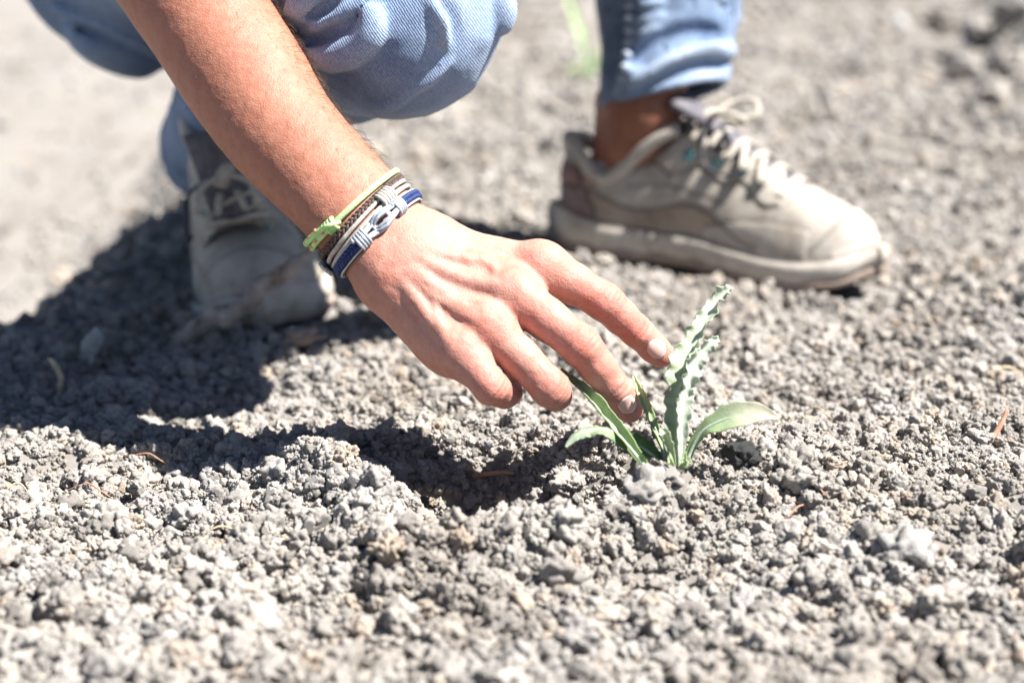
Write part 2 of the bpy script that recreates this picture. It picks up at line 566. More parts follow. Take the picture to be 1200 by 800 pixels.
# ------------------------------------------------------------------ right forearm and hand
DZ = 0.05
def A(u, v, d): return W(u, v, d + DZ)
mm = 0.001
FA = [  # forearm axis: pixel, depth, half width across, half thickness (mm)
    (140, -132, 1.225, 43, 41), (239, 17, 1.185, 38.5, 37), (287, 91, 1.163, 37.5, 34.5), (330, 155, 1.145, 34, 30.5),
    (390, 218, 1.125, 31.5, 25.5), (431, 262, 1.112, 30, 22.5), (453, 281, 1.108, 28.5, 20.5), (476, 301, 1.104, 31, 18)]
FAP = [A(*f[:3]) for f in FA]
_fs = resample([list(A(*f[:3])) + [f[3], f[4]] for f in FA], 20)
jn = {  # finger joints: MCP, PIP, DIP, tip
    'index': [A(637, 313, 1.106), A(708, 353, 1.110), A(746, 388, 1.119), A(775, 415, 1.127)],
    'middle': [A(603, 345, 1.092), A(681, 405, 1.081), A(719, 454, 1.090), A(738, 479, 1.101)],
    'ring': [A(572, 382, 1.083), A(646, 455, 1.078), A(651, 462, 1.107), A(634, 452, 1.128)],
    'little': [A(541, 412, 1.078), A(575, 453, 1.070), A(592, 461, 1.088), A(597, 456, 1.109)]}
jr = {'index': [12.8, 10.3, 9.0, 7.7], 'middle': [13.0, 10.7, 9.2, 7.9], 'ring': [12.2, 10.2, 8.8, 7.6], 'little': [11.2, 9.2, 7.9, 6.9]}
cb = {'index': A(500, 283, 1.106), 'middle': A(487, 294, 1.101), 'ring': A(474, 306, 1.098), 'little': A(461, 319, 1.099)}
handU = nrm(jn['middle'][0] - cb['middle'])
handV = nrm(jn['index'][0] - jn['little'][0])
handN = nrm(np.cross(handU, handV))
if handN @ FWD > 0: handN = -handN       # dorsal side
armAx = nrm(FAP[5] - FAP[2])
armN = nrm(handN - armAx * (handN @ armAx))
thumb = [A(500, 282, 1.128), A(535, 330, 1.152), A(562, 362, 1.176), A(585, 380, 1.192)]
_bumps = []          # (a, b, r1, r2, k): surface ridges added later (veins, tendons)
_cuts = []           # creases: (point, axis, amplitude, sigma)
def hand_core(P):
    d = None
    # forearm
    for i in range(len(_fs) - 1):
        a, b = _fs[i], _fs[i + 1]
        e = ecapsule(P, a[:3], b[:3], armN, a[3] * mm, a[4] * mm, b[3] * mm, b[4] * mm)
        d = e if d is None else np.minimum(d, e)
    # muscle swelling towards the elbow, ulna head at the wrist
    d = smin(d, capsule(P, A(432, 298, 1.098), A(436, 303, 1.096), 0.0095, 0.0085), 0.012)
    # palm: metacarpals
    palm = None
    for f in ('index', 'middle', 'ring', 'little'):
        r0 = {'index': 12.5, 'middle': 13, 'ring': 12, 'little': 11.5}[f] * mm
        e = capsule(P, cb[f] - handN * 0.004, jn[f][0] - handN * 0.003, r0, jr[f][0] * mm * 1.02)
        palm = e if palm is None else smin(palm, e, 0.012)
        # fleshy underside of the palm
    for f, g, r_ in (('index', 0.014, 12), ('middle', 0.015, 13), ('ring', 0.015, 12.5), ('little', 0.013, 12)):
        e = capsule(P, cb[f] - handN * 0.014, jn[f][0] * 0.9 + cb[f] * 0.1 - handN * g, 0.013, r_ * mm)
        palm = smin(palm, e, 0.012)
    # hypothenar edge
    palm = smin(palm, capsule(P, cb['little'] - handN * 0.008 - handV * 0.004, jn['little'][0] * 0.75 + cb['little'] * 0.25 - handN * 0.010 - handV * 0.003, 0.0135, 0.0125), 0.012)
    d = smin(d, palm, 0.014)
    # thumb (on the far side, under the palm)
    th = smin(capsule(P, thumb[0], thumb[1], 0.014, 0.0125), capsule(P, thumb[1], thumb[2], 0.0115, 0.0098), 0.006)
    th = smin(th, capsule(P, thumb[2], thumb[3], 0.0100, 0.0082), 0.004)
    d = smin(d, th, 0.012)
    # knuckle heads
    for f in jn:
        d = smin(d, np.linalg.norm(P - (jn[f][0] + handN * 0.0015 - handU * 0.003), axis=1) - jr[f][0] * mm * 0.93, 0.007)
    # fingers
    fg = None
    for f in ('index', 'middle', 'ring', 'little'):
        J, r = jn[f], [x * mm for x in jr[f]]
        m01 = (J[0] + J[1]) / 2; rm = (r[0] + r[1]) / 2 * 0.965
        m12 = (J[1] + J[2]) / 2; rq = (r[1] + r[2]) / 2 * 0.97
        e = smin(capsule(P, J[0], m01, r[0] * 0.97, rm), capsule(P, m01, J[1], rm, r[1]), 0.004)
        e = smin(e, smin(capsule(P, J[1], m12, r[1], rq), capsule(P, m12, J[2], rq, r[2]), 0.004), 0.005)
        # distal phalanx with a slightly flattened, rounded tip
        e = smin(e, capsule(P, J[2], J[3], r[2] * 0.99, r[3]), 0.0035)
        pad = J[2] * 0.35 + J[3] * 0.65 - handN * 0.0012
        e = smin(e, np.linalg.norm(P - pad, axis=1) - r[3] * 1.02, 0.004)
        fg = e if fg is None else smin(fg, e, 0.0022)
    d = smin(d, fg, 0.009)
    return d
# tendons and veins laid on the skin, found by looking at the hand through their pixels
def lay(pix, r, sink, k, core=hand_core):
    H_ = resample([hit(core, u, v, 0.95, 1.4) for u, v in pix], max(6, len(pix) * 4))
    N_ = fgrad(core, H_)
    t = np.linspace(0, 1, len(H_))
    fade = 1 - np.sin(np.pi * np.clip(t, 0, 1)) ** 0.5
    Q = H_ - N_ * (sink + (r + k * 0.35) * fade)[:, None]
    for i in range(len(Q) - 1):
        _bumps.append((Q[i], Q[i + 1], r, r, k))
B_ = []
for pix, r, sink, k in [
    ([(500, 292), (560, 303), (615, 308)], 2.3, 2.7, 5.0), ([(490, 302), (545, 325), (592, 340)], 2.5, 2.8, 5.5),
    ([(480, 312), (525, 350), (560, 377)], 2.3, 2.6, 5.5), ([(470, 326), (500, 368), (532, 405)], 2.0, 2.4, 5.0),
    ([(474, 316), (492, 333), (508, 347), (526, 356), (545, 352), (572, 353)], 1.8, 1.45, 3.2),
    ([(522, 310), (531, 322), (548, 328), (575, 331), (592, 322)], 1.6, 1.35, 3.2),
    ([(526, 356), (540, 368), (556, 372)], 1.4, 1.2, 3.0), ([(560, 300), (580, 315), (576, 330)], 1.3, 1.2, 3.0),
    ([(508, 347), (512, 372), (522, 392)], 1.4, 1.2, 3.2)]:
    B_.append((pix, r, sink, k))
for pix, r, sink, k in B_: lay(pix, r * mm, sink * mm, k * mm)
# creases over the finger joints
for f, js in (('index', (1, 2)), ('middle', (1, 2)), ('ring', (1,)), ('little', (1,))):
    J = jn[f]
    for j in js:
        ax = nrm(nrm(J[j + 1] - J[j]) + nrm(J[j] - J[j - 1]))
        nn = nrm(handN - ax * (handN @ ax))
        for o, amp in ((-0.0040, 0.30), (-0.0014, 0.45), (0.0016, 0.45), (0.0044, 0.30)) if j == 1 else ((-0.0015, 0.4), (0.0012, 0.45)):
            _cuts.append((J[j] + ax * o + nn * jr[f][j] * mm, ax, amp * 2.9 * mm, 0.0011))
def near(P, lo, hi, m):
    return np.all(P.min(0) < hi + m) and np.all(P.max(0) > lo - m)
def hand_sdf(P):
    d = hand_core(P)
    for a, b, r1, r2, k in _bumps:
        lo, hi = np.minimum(a, b), np.maximum(a, b)
        if near(P, lo, hi, r1 + k + 0.002):
            d = smin(d, capsule(P, a, b, r1, r2), k)
    for c, ax, amp, sig in _cuts:
        if near(P, c, c, 0.022):
            q = P - c
            d = d + amp * np.exp(-((q @ ax) / sig) ** 2) * np.exp(-np.sum(q * q, 1) / 0.00009)
    return d
# polygonise in a frame along the arm
ax0 = nrm(A(742, 484, 1.10) - A(140, -132, 1.20)); ax2 = nrm(handN - ax0 * (handN @ ax0)); ax1 = np.cross(ax2, ax0)
Rf = np.array([ax0, ax1, ax2]); o0 = A(140, -132, 1.225)
armV, armF = surface(hand_sdf, (0.0, -0.11, -0.14), (0.50, 0.11, 0.09), 0.00095, Rf, o0)
armV = relax(armV, armF, 2, 0.4)
# keep only what is connected well inside the box: the cut end sits inside the sleeve
armN_ = vnormals(armV, armF)
armV = armV + armN_ * (0.00025 * fbm(armV, 150, 3, 9) * 0.7)[:, None]
# skin colour: tanned forearm, paler and pinker hand, reddish joints
t_along = (armV - o0) @ ax0
hand_w = sstep(0.33, 0.42, (armV - FAP[5]) @ nrm(jn['middle'][0] - FAP[5]) + 0.30 + 0.06)
tan = np.array([0.335, 0.147, 0.096]); pale = np.array([0.455, 0.235, 0.183]); red = np.array([0.46, 0.16, 0.12])
nz = 0.5 + 0.5 * fbm(armV, 45, 3, 21)
ct = tan[None] * (1 - hand_w[:, None]) + pale[None] * hand_w[:, None]
rd = np.zeros(len(armV))
for f in jn:
    for j, s, w in ((0, 0.012, 0.45), (1, 0.010, 0.8), (2, 0.009, 0.65), (3, 0.010, 0.5)):
        rd = np.maximum(rd, w * np.exp(-np.sum((armV - jn[f][j] - handN * 0.006) ** 2, 1) / s ** 2))
rd = np.clip(rd + 0.4 * hand_w * sstep(0.45, 0.8, nz), 0, 1)
ct = ct * (1 - rd[:, None]) + red[None] * rd[:, None]
ct = ct * (0.93 + 0.12 * nz[:, None])
# ------------------------------------------------------------------ the crouching person
def placer(o, yaw, pitch, roll=0.0, origin=(0, 0, 0), scale=1.0):
    Rm = np.array(Matrix.Rotation(yaw, 3, 'Z') @ Matrix.Rotation(pitch, 3, 'Y') @ Matrix.Rotation(roll, 3, 'X'))
    return lambda V: (np.asarray(V) * scale - np.array(origin)) @ Rm.T + np.array(o)
# left shoe: flat on the ground, turned towards the camera
yawL = math.radians(-27)
shoeL_o = np.array([0.038, 1.738, 0.0])
dirL = np.array([math.cos(yawL), math.sin(yawL)])
zL = [H(np.array([shoeL_o[:2] + dirL * t]))[0] for t in (0.03, 0.1, 0.2, 0.27)]
shoeL_o[2] = max(zL[0], zL[1]) + 0.002
pitchL = -math.atan2(max(zL[2], zL[3]) - zL[0], 0.2)
placeL = placer(shoeL_o, yawL, pitchL, 0.0, (0, 0, 0), 0.985)
FOOT.append((*(shoeL_o[:2] + dirL * 0.035), *(shoeL_o[:2] + dirL * 0.255), 0.040))
# right shoe: heel raised, toes bent on the ground, pointing at the camera
yawR = math.radians(-68); pit = math.radians(58)
tipR = G(352, 389)
dR = np.array([math.cos(yawR), math.sin(yawR), 0])
ballR = np.array([tipR[0], tipR[1], 0]) - dR * 0.085
ballR[2] = H(ballR[None, :2])[0] - 0.003
placeR = placer(ballR, yawR, pit, math.radians(22), (0.205, 0, 0.0), 1.04)
FOOT.append((*(ballR[:2] - dR[:2] * 0.0), *(ballR[:2] + dR[:2] * 0.06), 0.038))
footL = placeL(np.array([[0.074, 0.002, 0.125], [0.072, 0.002, 0.085], [0.070, 0.002, 0.045], [0.018, 0.002, 0.10], [0.022, 0.002, 0.06], [0.066, -0.020, 0.096]]))
elbow = FAP[0]
hipR = np.array([-0.262, 1.63, 0.285]); hipL = np.array([-0.14, 1.82, 0.31])
kneeR = W(462, 10, 1.275); ankR = W(262, 138, 1.645)
ankL = footL[0]; kneeL = np.array([0.15, 1.70, 0.50])
neck = np.array([0.12, 1.41, 0.62]); head = np.array([0.225, 1.335, 0.70])
shR = np.array([0.0, 1.305, 0.545]); shL = np.array([0.20, 1.56, 0.57])
elL = np.array([0.25, 1.475, 0.37]); wrL = np.array([0.02, 1.34, 0.36])
pelv = (hipR + hipL) / 2; chest = pelv * 0.32 + neck * 0.68 + np.array([0, 0, -0.02]); waist = pelv * 0.68 + neck * 0.32
fw = nrm(np.array([0.85, -0.53, 0]))
side = nrm(hipL - hipR)
tors_n = nrm(np.cross(side, neck - pelv))
face = nrm(np.array([0.15, -0.5, -0.7])); hup = nrm(np.array([0.45, -0.45, 0.6])); hup = nrm(hup - face * (hup @ face)); hs = np.cross(hup, face)
def body_sdf(P):
    d = capsule(P, shR, elbow, 0.052, 0.042)
    d = smin(d, capsule(P, shL, elL, 0.052, 0.040), 0.02)
    d = smin(d, capsule(P, elL, wrL, 0.046, 0.034), 0.015)
    d = smin(d, ecapsule(P, pelv, waist, tors_n, 0.155, 0.115, 0.145, 0.10), 0.03)
    d = smin(d, ecapsule(P, waist, chest, tors_n, 0.145, 0.10, 0.165, 0.115), 0.05)
    d = smin(d, capsule(P, shR * 0.8 + chest * 0.2, shL * 0.8 + chest * 0.2, 0.066, 0.066), 0.05)
    d = smin(d, capsule(P, chest * 0.3 + neck * 0.7, head - hup * 0.06, 0.062, 0.056), 0.03)
    # head: skull, jaw, nose, brow, ears
    hd = ellipsoid(P, head + hup * 0.02 - face * 0.012, [hs, face, hup], (0.076, 0.098, 0.092))
    hd = smin(hd, ellipsoid(P, head - hup * 0.055 + face * 0.03, [hs, face, hup], (0.056, 0.062, 0.062)), 0.025)
    hd = smin(hd, capsule(P, head + hup * 0.012 + face * 0.088, head - hup * 0.022 + face * 0.108, 0.009, 0.014), 0.012)
    hd = smin(hd, capsule(P, head + hup * 0.026 + face * 0.080 - hs * 0.04, head + hup * 0.026 + face * 0.080 + hs * 0.04, 0.011, 0.011), 0.012)
    for s in (-1, 1):
        hd = smin(hd, ellipsoid(P, head + hs * 0.079 * s - face * 0.015, [hs, face, hup], (0.010, 0.020, 0.031)), 0.006)
        eye = np.linalg.norm(P - (head + hs * 0.032 * s + hup * 0.008 + face * 0.095), axis=1) - 0.014
        hd = smax(hd, -eye, 0.008)
    mouth = capsule(P, head - hup * 0.052 + face * 0.098 - hs * 0.02, head - hup * 0.052 + face * 0.098 + hs * 0.02, 0.004, 0.004)
    hd = smax(hd, -mouth, 0.006)
    d = smin(d, hd, 0.02)
    # left hand resting over the raised knee
    fdir = nrm(kneeR + np.array([0.0, 0.0, 0.09]) - wrL); palm_c = wrL + fdir * 0.05
    d = smin(d, ecapsule(P, wrL, wrL + fdir * 0.075, np.array([0, 0, 1.0]), 0.030, 0.018, 0.038, 0.014), 0.015)
    sd = nrm(np.cross(fdir, [0, 0, 1.0]))
    for k in range(4):
        a = wrL + fdir * 0.08 + sd * (0.03 - 0.02 * k); L = (0.035, 0.045, 0.042, 0.032)[k]
        b = a + fdir * L + np.array([0, 0, -0.008]); c = b + fdir * L * 0.5 + np.array([0, 0, -0.028])
        d = smin(d, smin(capsule(P, a, b, 0.0095, 0.0085), capsule(P, b, c, 0.0085, 0.007), 0.004), 0.006)
    a = wrL + fdir * 0.02 - sd * -0.03; b = a + fdir * 0.04 + sd * 0.02 + np.array([0, 0, -0.012])
    d = smin(d, capsule(P, a, b, 0.012, 0.009), 0.01)
    # legs, thinner than the trousers
    for h, k, m_, a in ((hipR, kneeR, kneeR * 0.55 + ankR * 0.45 + np.array([-0.02, 0.02, 0.005]), ankR), (hipL, kneeL, W(779, 0, 1.735), ankL)):
        d = smin(d, capsule(P, h, k, 0.080, 0.046), 0.02)
        d = smin(d, capsule(P, k, m_, 0.046, 0.040), 0.02)
        d = smin(d, capsule(P, m_, a, 0.040, 0.031), 0.02)
    # left ankle and heel going down into the shoe
    fx = np.array([dirL[0], dirL[1], 0.0])
    lat = np.array([-dirL[1], dirL[0], 0.0])
    d = smin(d, ecapsule(P, footL[0], footL[1], lat, 0.031, 0.0245, 0.033, 0.0220), 0.014)
    d = smin(d, ecapsule(P, footL[1], footL[2], lat, 0.033, 0.0210, 0.036, 0.0195), 0.010)
    d = smin(d, capsule(P, footL[3] + fx * 0.022 + np.array([0, 0, 0.03]), footL[4] + fx * 0.022, 0.008, 0.010), 0.012)
    d = smin(d, capsule(P, footL[5], footL[5] + np.array([0.002, 0, -0.004]), 0.0085, 0.0085), 0.012)
    return d
bV, bF = surface(body_sdf, (-0.55, 1.02, 0.0), (0.45, 2.12, 0.86), 0.0055)
bV = relax(bV, bF, 1, 0.4)
# the modelled arm carries on where the coarse upper arm ends (joint under the sleeve)
bcol = np.tile(np.array([[0.28, 0.12, 0.072]]), (len(bV), 1)) * (0.93 + 0.1 * fbm(bV, 30, 2, 4))[:, None]
cutV = armV; off = len(cutV)
person = mesh_obj('person', np.vstack([armV, bV]), np.vstack([armF, bF + off]), M['skin'], cols={'tint': np.vstack([ct, bcol])})
tag(person, 'crouching person in washed blue jeans reaching a hand towards the seedling', 'person')

# hair
M['hair'] = simple_mat('dark_hair', (0.02, 0.013, 0.01), (0.05, 0.03, 0.02), 300, 0.6, 0.001)
def hair_sdf(P):
    d = ellipsoid(P, head + hup * 0.03 - face * 0.022, [hs, face, hup], (0.088, 0.104, 0.098)) + 0.003 * vnoise(P, 90, 3)
    cut = (P - head) @ nrm(face * 0.9 + hup * -0.55) - 0.020
    return smax(d, cut, 0.012)
v, f = surface(hair_sdf, tuple(head - 0.16), tuple(head + 0.16), 0.005)
mesh_obj('hair', v, f, M['hair'], person)

# shirt
M['shirt'] = simple_mat('shirt_cotton', (0.55, 0.56, 0.58), (0.66, 0.67, 0.68), 40, 0.9, 0.0004)
def shirt_sdf(P):
    d = ecapsule(P, pelv, waist, tors_n, 0.172, 0.132, 0.162, 0.117)
    d = smin(d, ecapsule(P, waist, chest, tors_n, 0.162, 0.117, 0.18, 0.13), 0.05)
    d = smin(d, capsule(P, shR * 0.85 + chest * 0.15, shL * 0.85 + chest * 0.15, 0.076, 0.076), 0.05)
    d = smin(d, capsule(P, shR, shR * 0.42 + elbow * 0.58, 0.072, 0.068), 0.03)
    d = smin(d, capsule(P, shL, shL * 0.42 + elL * 0.58, 0.072, 0.068), 0.03)
    d = d + 0.004 * vnoise(P, 22, 8) + 0.002 * vnoise(P, 55, 9)
    neckcut = np.linalg.norm(P - (neck + face * 0.03 + hup * 0.035), axis=1) - 0.072
    d = smax(d, -neckcut, 0.01)
    for s_, e_ in ((shR, elbow), (shL, elL)):
        ax = nrm(e_ - s_); c = s_ * 0.45 + e_ * 0.55
        pl = (P - c) @ ax
        nearm = np.linalg.norm(P - c, axis=1) - 0.13
        d = np.maximum(d, -np.maximum(-pl, nearm))
    return d
v, f = surface(shirt_sdf, (-0.50, 1.10, 0.12), (0.40, 2.12, 0.85), 0.006)
mesh_obj('shirt', relax(v, f, 1), f, M['shirt'], person)

# ------------------------------------------------------------------ jeans
def jeans_core(P):
    # right leg: folded, knee forward
    calf = kneeR * 0.55 + ankR * 0.45 + np.array([-0.02, 0.02, 0.005])
    d = capsule(P, kneeR, calf, 0.064, 0.062)
    d = smin(d, capsule(P, calf, ankR + nrm(ankR - kneeR) * 0.03 + np.array([0, 0, -0.02]), 0.064, 0.046), 0.03)
    th = capsule(P, hipR + np.array([0, 0, 0.02]), kneeR + np.array([-0.012, 0.012, 0.020]), 0.112, 0.070)
    d = smin(d, th, 0.012)
    d = smin(d, np.linalg.norm(P - kneeR, axis=1) - 0.067, 0.02)
    # seat
    d = smin(d, ecapsule(P, hipR + np.array([-0.03, 0.06, -0.02]), hipL + np.array([-0.03, 0.02, -0.01]), np.array([0, 0, 1.0]), 0.125, 0.115, 0.125, 0.115), 0.03)
    d = smin(d, ecapsule(P, pelv, waist * 0.6 + pelv * 0.4, tors_n, 0.165, 0.125, 0.158, 0.118), 0.04)
    # left leg: raised knee, vertical shin
    d = smin(d, capsule(P, hipL, kneeL, 0.105, 0.074), 0.03)
    top = W(782, 0, 1.735); bot = W(777, 112, 1.725)
    d2 = smin(capsule(P, kneeL, top, 0.072, 0.0585), capsule(P, top, bot + (bot - top) * 0.5, 0.0575, 0.0545), 0.02)
    return smin(d, d2, 0.03)
_jb = []; _jg = []
def jeans_full(P):
    d = jeans_core(P)
    # cloth wrinkles: long folds across the limb
    Q = P.copy(); Q[:, 0] *= 0.5
    d = d + 0.0032 * np.abs(vnoise(Q, 24, 40)) + 0.0011 * vnoise(P, 48, 41) + 0.0005 * vnoise(P, 130, 43)
    for a, b, r1, r2, k in _jb:
        if near(P, np.minimum(a, b), np.maximum(a, b), r1 + k + 0.002): d = smin(d, capsule(P, a, b, r1, r2), k)
    for a, b, r1, r2, k in _jg:
        if near(P, np.minimum(a, b), np.maximum(a, b), r1 + k + 0.002): d = smax(d, -capsule(P, a, b, r1, r2), k)
    return d
def jlay(pix, r, sink, k, groove=False):
    H_ = np.array([hit(jeans_core, u, v, 1.0, 2.0, 500) for u, v in pix]); N_ = fgrad(jeans_core, H_)
    Q = resample(H_ - N_ * sink, max(4, len(pix) * 4))
    for i in range(len(Q) - 1):
        t = (i + 0.5) / (len(Q) - 1); e = max(0.25, math.sin(math.pi * t) ** 0.5)
        (_jg if groove else _jb).append((Q[i], Q[i + 1], r * e, r * e, k))
    return H_, N_
# big fold behind the knee, the tuck above it, folds round the left shin
jlay([(345, 58), (368, 62), (390, 66), (412, 60), (430, 46), (437, 30), (436, 12)], 0.0065, -0.001, 0.007)
jlay([(340, 24), (352, 8), (372, 2), (395, -12)], 0.006, 0.0015, 0.008)
jlay([(360, 5), (370, 20), (378, 40), (388, 58)], 0.0035, 0.0008, 0.004)
jlay([(584, -20), (588, 10), (586, 34)], 0.006, -0.001, 0.006)
jlay([(735, 88), (765, 62), (800, 50), (835, 52), (858, 62)], 0.007, -0.001, 0.009)
jlay([(740, 102), (775, 80), (815, 64), (850, 66)], 0.004, -0.0015, 0.006)
jlay([(745, 75), (775, 52), (810, 40), (850, 42)], 0.006, -0.003, 0.010, True)
jlay([(738, 112), (780, 92), (820, 78), (856, 76)], 0.005, -0.002, 0.007, True)
for (u0, v0), (u1, v1) in (((745, 6), (776, 2)), ((742, 24), (775, 18)), ((744, 40), (772, 34)), ((747, 56), (768, 52))):
    jlay([(u0, v0), ((u0 + u1) / 2, (v0 + v1) / 2 + 3), (u1, v1)], 0.0035, 0.0, 0.005)
jlay([(60, 8), (70, 12), (110, 26), (150, 44), (190, 62), (205, 70)], 0.004, 0.0, 0.003)
jlay([(60, 20), (110, 39), (150, 57), (195, 77)], 0.003, -0.001, 0.003, True)
jlay([(85, 35), (125, 60), (170, 80)], 0.006, 0.002, 0.02)
for pth in ([(350, 60), (372, 70), (392, 84)], [(352, 40), (380, 32), (408, 14), (430, -10)], [(366, 30), (392, 22), (410, 4)],
            [(500, -5), (520, 25), (524, 55)], [(470, 110), (500, 96), (530, 70)], [(440, 128), (462, 122), (486, 108)]):
    jlay(pth, 0.0030, 0.0002, 0.0035)
for pth in ([(356, 50), (378, 44), (402, 30)], [(362, 18), (384, 8), (400, -8)], [(512, -5), (532, 25), (534, 50)]):
    jlay(pth, 0.003, -0.0016, 0.0035, True)
cuffN = nrm(np.array([0.28, 0.05, 1.0])); cuffC = W(778, 117, 1.725)      # hem plane of the left leg: lifts at the front
cuffR = ankR + nrm(ankR - kneeR) * 0.058; cuffRn = nrm(kneeR - ankR)
def jeans_sdf(P):
    d = jeans_full(P)
    # open legs and waist: hollow shell cut by planes near the ankles
    qL = (P - cuffC) @ nrm(np.array([-0.24, 0.32, 1.0]))
    nearL = np.linalg.norm((P - cuffC)[:, :2], axis=1) - 0.10
    shell = np.maximum(d, -(d + 0.0032))
    low = np.maximum(nearL, qL - 0.12)        # <0 : lower left leg -> hollow
    lowR = np.linalg.norm(P - cuffR, axis=1) - 0.085
    hol = np.minimum(low, lowR)
    d = np.where(hol < 0, shell, d)
    # rolled hem
    d = np.where(low < 0, d - 0.0016 * np.exp(-((qL - 0.008) / 0.008) ** 4), d)
    d = np.maximum(d, np.where(low < 0.0, -qL, -1))
    qR = (P - cuffR) @ cuffRn
    d = np.maximum(d, np.where(lowR < 0, -qR, -1))
    wp = (P - (pelv * 0.62 + waist * 0.38)) @ nrm(waist - pelv)
    return np.maximum(d, np.where(np.linalg.norm(P - waist, axis=1) < 0.26, wp, -1))
jV, jF = surface(jeans_sdf, (-0.46, 1.16, 0.03), (0.28, 2.08, 0.62), 0.0026)
jV = relax(jV, jF, 1, 0.4)
wear = 0.10 * fbm(jV, 12, 3, 50)
wear = wear + 0.34 * np.exp(-np.sum((jV - (kneeR + np.array([0.0, -0.03, 0.05]))) ** 2, 1) / 0.055 ** 2) \
    + 0.22 * np.exp(-((jV[:, 0] - 0.15) / 0.05) ** 2) * sstep(1.75, 1.66, jV[:, 1]) * sstep(0.0, 0.1, jV[:, 2])
dk = jeans_core(jV)
wear = wear + np.clip(dk * 28, -0.12, 0.14)
jeans = mesh_obj('jeans', jV, jF, M['denim'], person, attrs={'wear': wear})
tag(jeans, 'light washed blue denim jeans with wrinkles and frayed hems')

# puckered inseam down the left shin
sm_ = [hit(jeans_full, u, v, 1.4, 2.0, 600) for u, v in ((741, -30), (739, 0), (738, 25), (737, 50), (734, 75), (728, 98), (724, 112))]
sp = resample(sm_, 70)
v, f = tube(sp, 0.0034 + 0.0018 * np.sin(np.arange(70) * 0.95) ** 2 * np.sign(np.sin(np.arange(70) * 0.95)), 9)
mesh_obj('seam', v, f, M['denim'], jeans, attrs={'wear': np.repeat(0.35 + 0.4 * np.sin(np.arange(70) * 0.95), 9)})
# ------------------------------------------------------------------ shoes (built straight, x = heel to toe, then posed)
M['shoe_upper'] = None
def shoe_material(name, kind):
    m, nt, b = new_mat(name)
    co = coord(nt)
    at = nt.nodes.new('ShaderNodeAttribute'); at.attribute_name = 'paint'
    n1 = noise_node(nt, co, 38, 5, 0.65)
    r1 = ramp_node(nt, n1.outputs['Fac'], [(0.32, (0.52, 0.46, 0.40)), (0.5, (0.90, 0.87, 0.83)), (0.72, (1.08, 1.07, 1.06))])
    c = mix_node(nt, 0.75, at.outputs['Color'], r1.outputs['Color'], 'MULTIPLY')
    # dust in smears
    n2 = noise_node(nt, co, 85, 4, 0.7)
    r2 = ramp_node(nt, n2.outputs['Fac'], [(0.5, (0, 0, 0)), (0.72, (1, 1, 1))])
    c = mix_node(nt, math_node(nt, 'MULTIPLY', r2.outputs['Color'], 0.8), c, (0.33, 0.295, 0.255))
    nt.links.new(c, b.inputs['Base Color'])
    b.inputs['Roughness'].default_value = 0.72
    b.inputs['Specular IOR Level'].default_value = 0.3
    n3 = noise_node(nt, co, 420, 4)
    nt.links.new(bump_node(nt, n3.outputs['Fac'], 0.0007, 0.7), b.inputs['Normal'])
    return m
M['shoe'] = shoe_material('worn_shoe_leather', 'upper')
M['lace'] = simple_mat('cream_lace', (0.33, 0.29, 0.23), (0.46, 0.42, 0.36), 300, 0.85, 0.0004)
M['dark_lace'] = simple_mat('dark_cord', (0.03, 0.03, 0.035), (0.06, 0.06, 0.065), 300, 0.7, 0.0002)
M['lining'] = simple_mat('grey_lining', (0.07, 0.065, 0.075), (0.15, 0.14, 0.152), 120, 0.9, 0.0004)
M['collar'] = simple_mat('pale_collar', (0.36, 0.31, 0.26), (0.48, 0.43, 0.37), 90, 0.8, 0.0004)
M['sock'] = simple_mat('lilac_sock', (0.28, 0.26, 0.30), (0.36, 0.33, 0.38), 300, 0.95, 0.0005)
M['eyelet'] = simple_mat('teal_eyelet', (0.05, 0.22, 0.25), (0.08, 0.32, 0.34), 200, 0.5, 0.0)

SX = np.array([0.000, 0.010, 0.030, 0.060, 0.100, 0.140, 0.180, 0.215, 0.245, 0.268, 0.283, 0.292])
ymed = np.array([0.004, 0.022, 0.031, 0.034, 0.031, 0.033, 0.043, 0.049, 0.047, 0.038, 0.024, 0.004])     # medial half width (y<0 for the left foot)
ylat = np.array([0.004, 0.022, 0.032, 0.036, 0.038, 0.043, 0.049, 0.051, 0.046, 0.036, 0.022, 0.004])
ztop = np.array([0.090, 0.098, 0.101, 0.106, 0.120, 0.121, 0.102, 0.083, 0.072, 0.064, 0.056, 0.046])
zsole = np.array([0.038, 0.037, 0.034, 0.030, 0.029, 0.030, 0.027, 0.025, 0.027, 0.031, 0.037, 0.040])
zbot = np.array([0.012, 0.004, 0.000, 0.000, 0.003, 0.004, 0.001, 0.000, 0.002, 0.006, 0.011, 0.016])
def I(a, x): return np.interp(x, SX, a)
def smoothI(a, x):
    return (I(a, x - 0.008) + I(a, x) + I(a, x + 0.008) + I(a, x - 0.004) + I(a, x + 0.004)) / 5
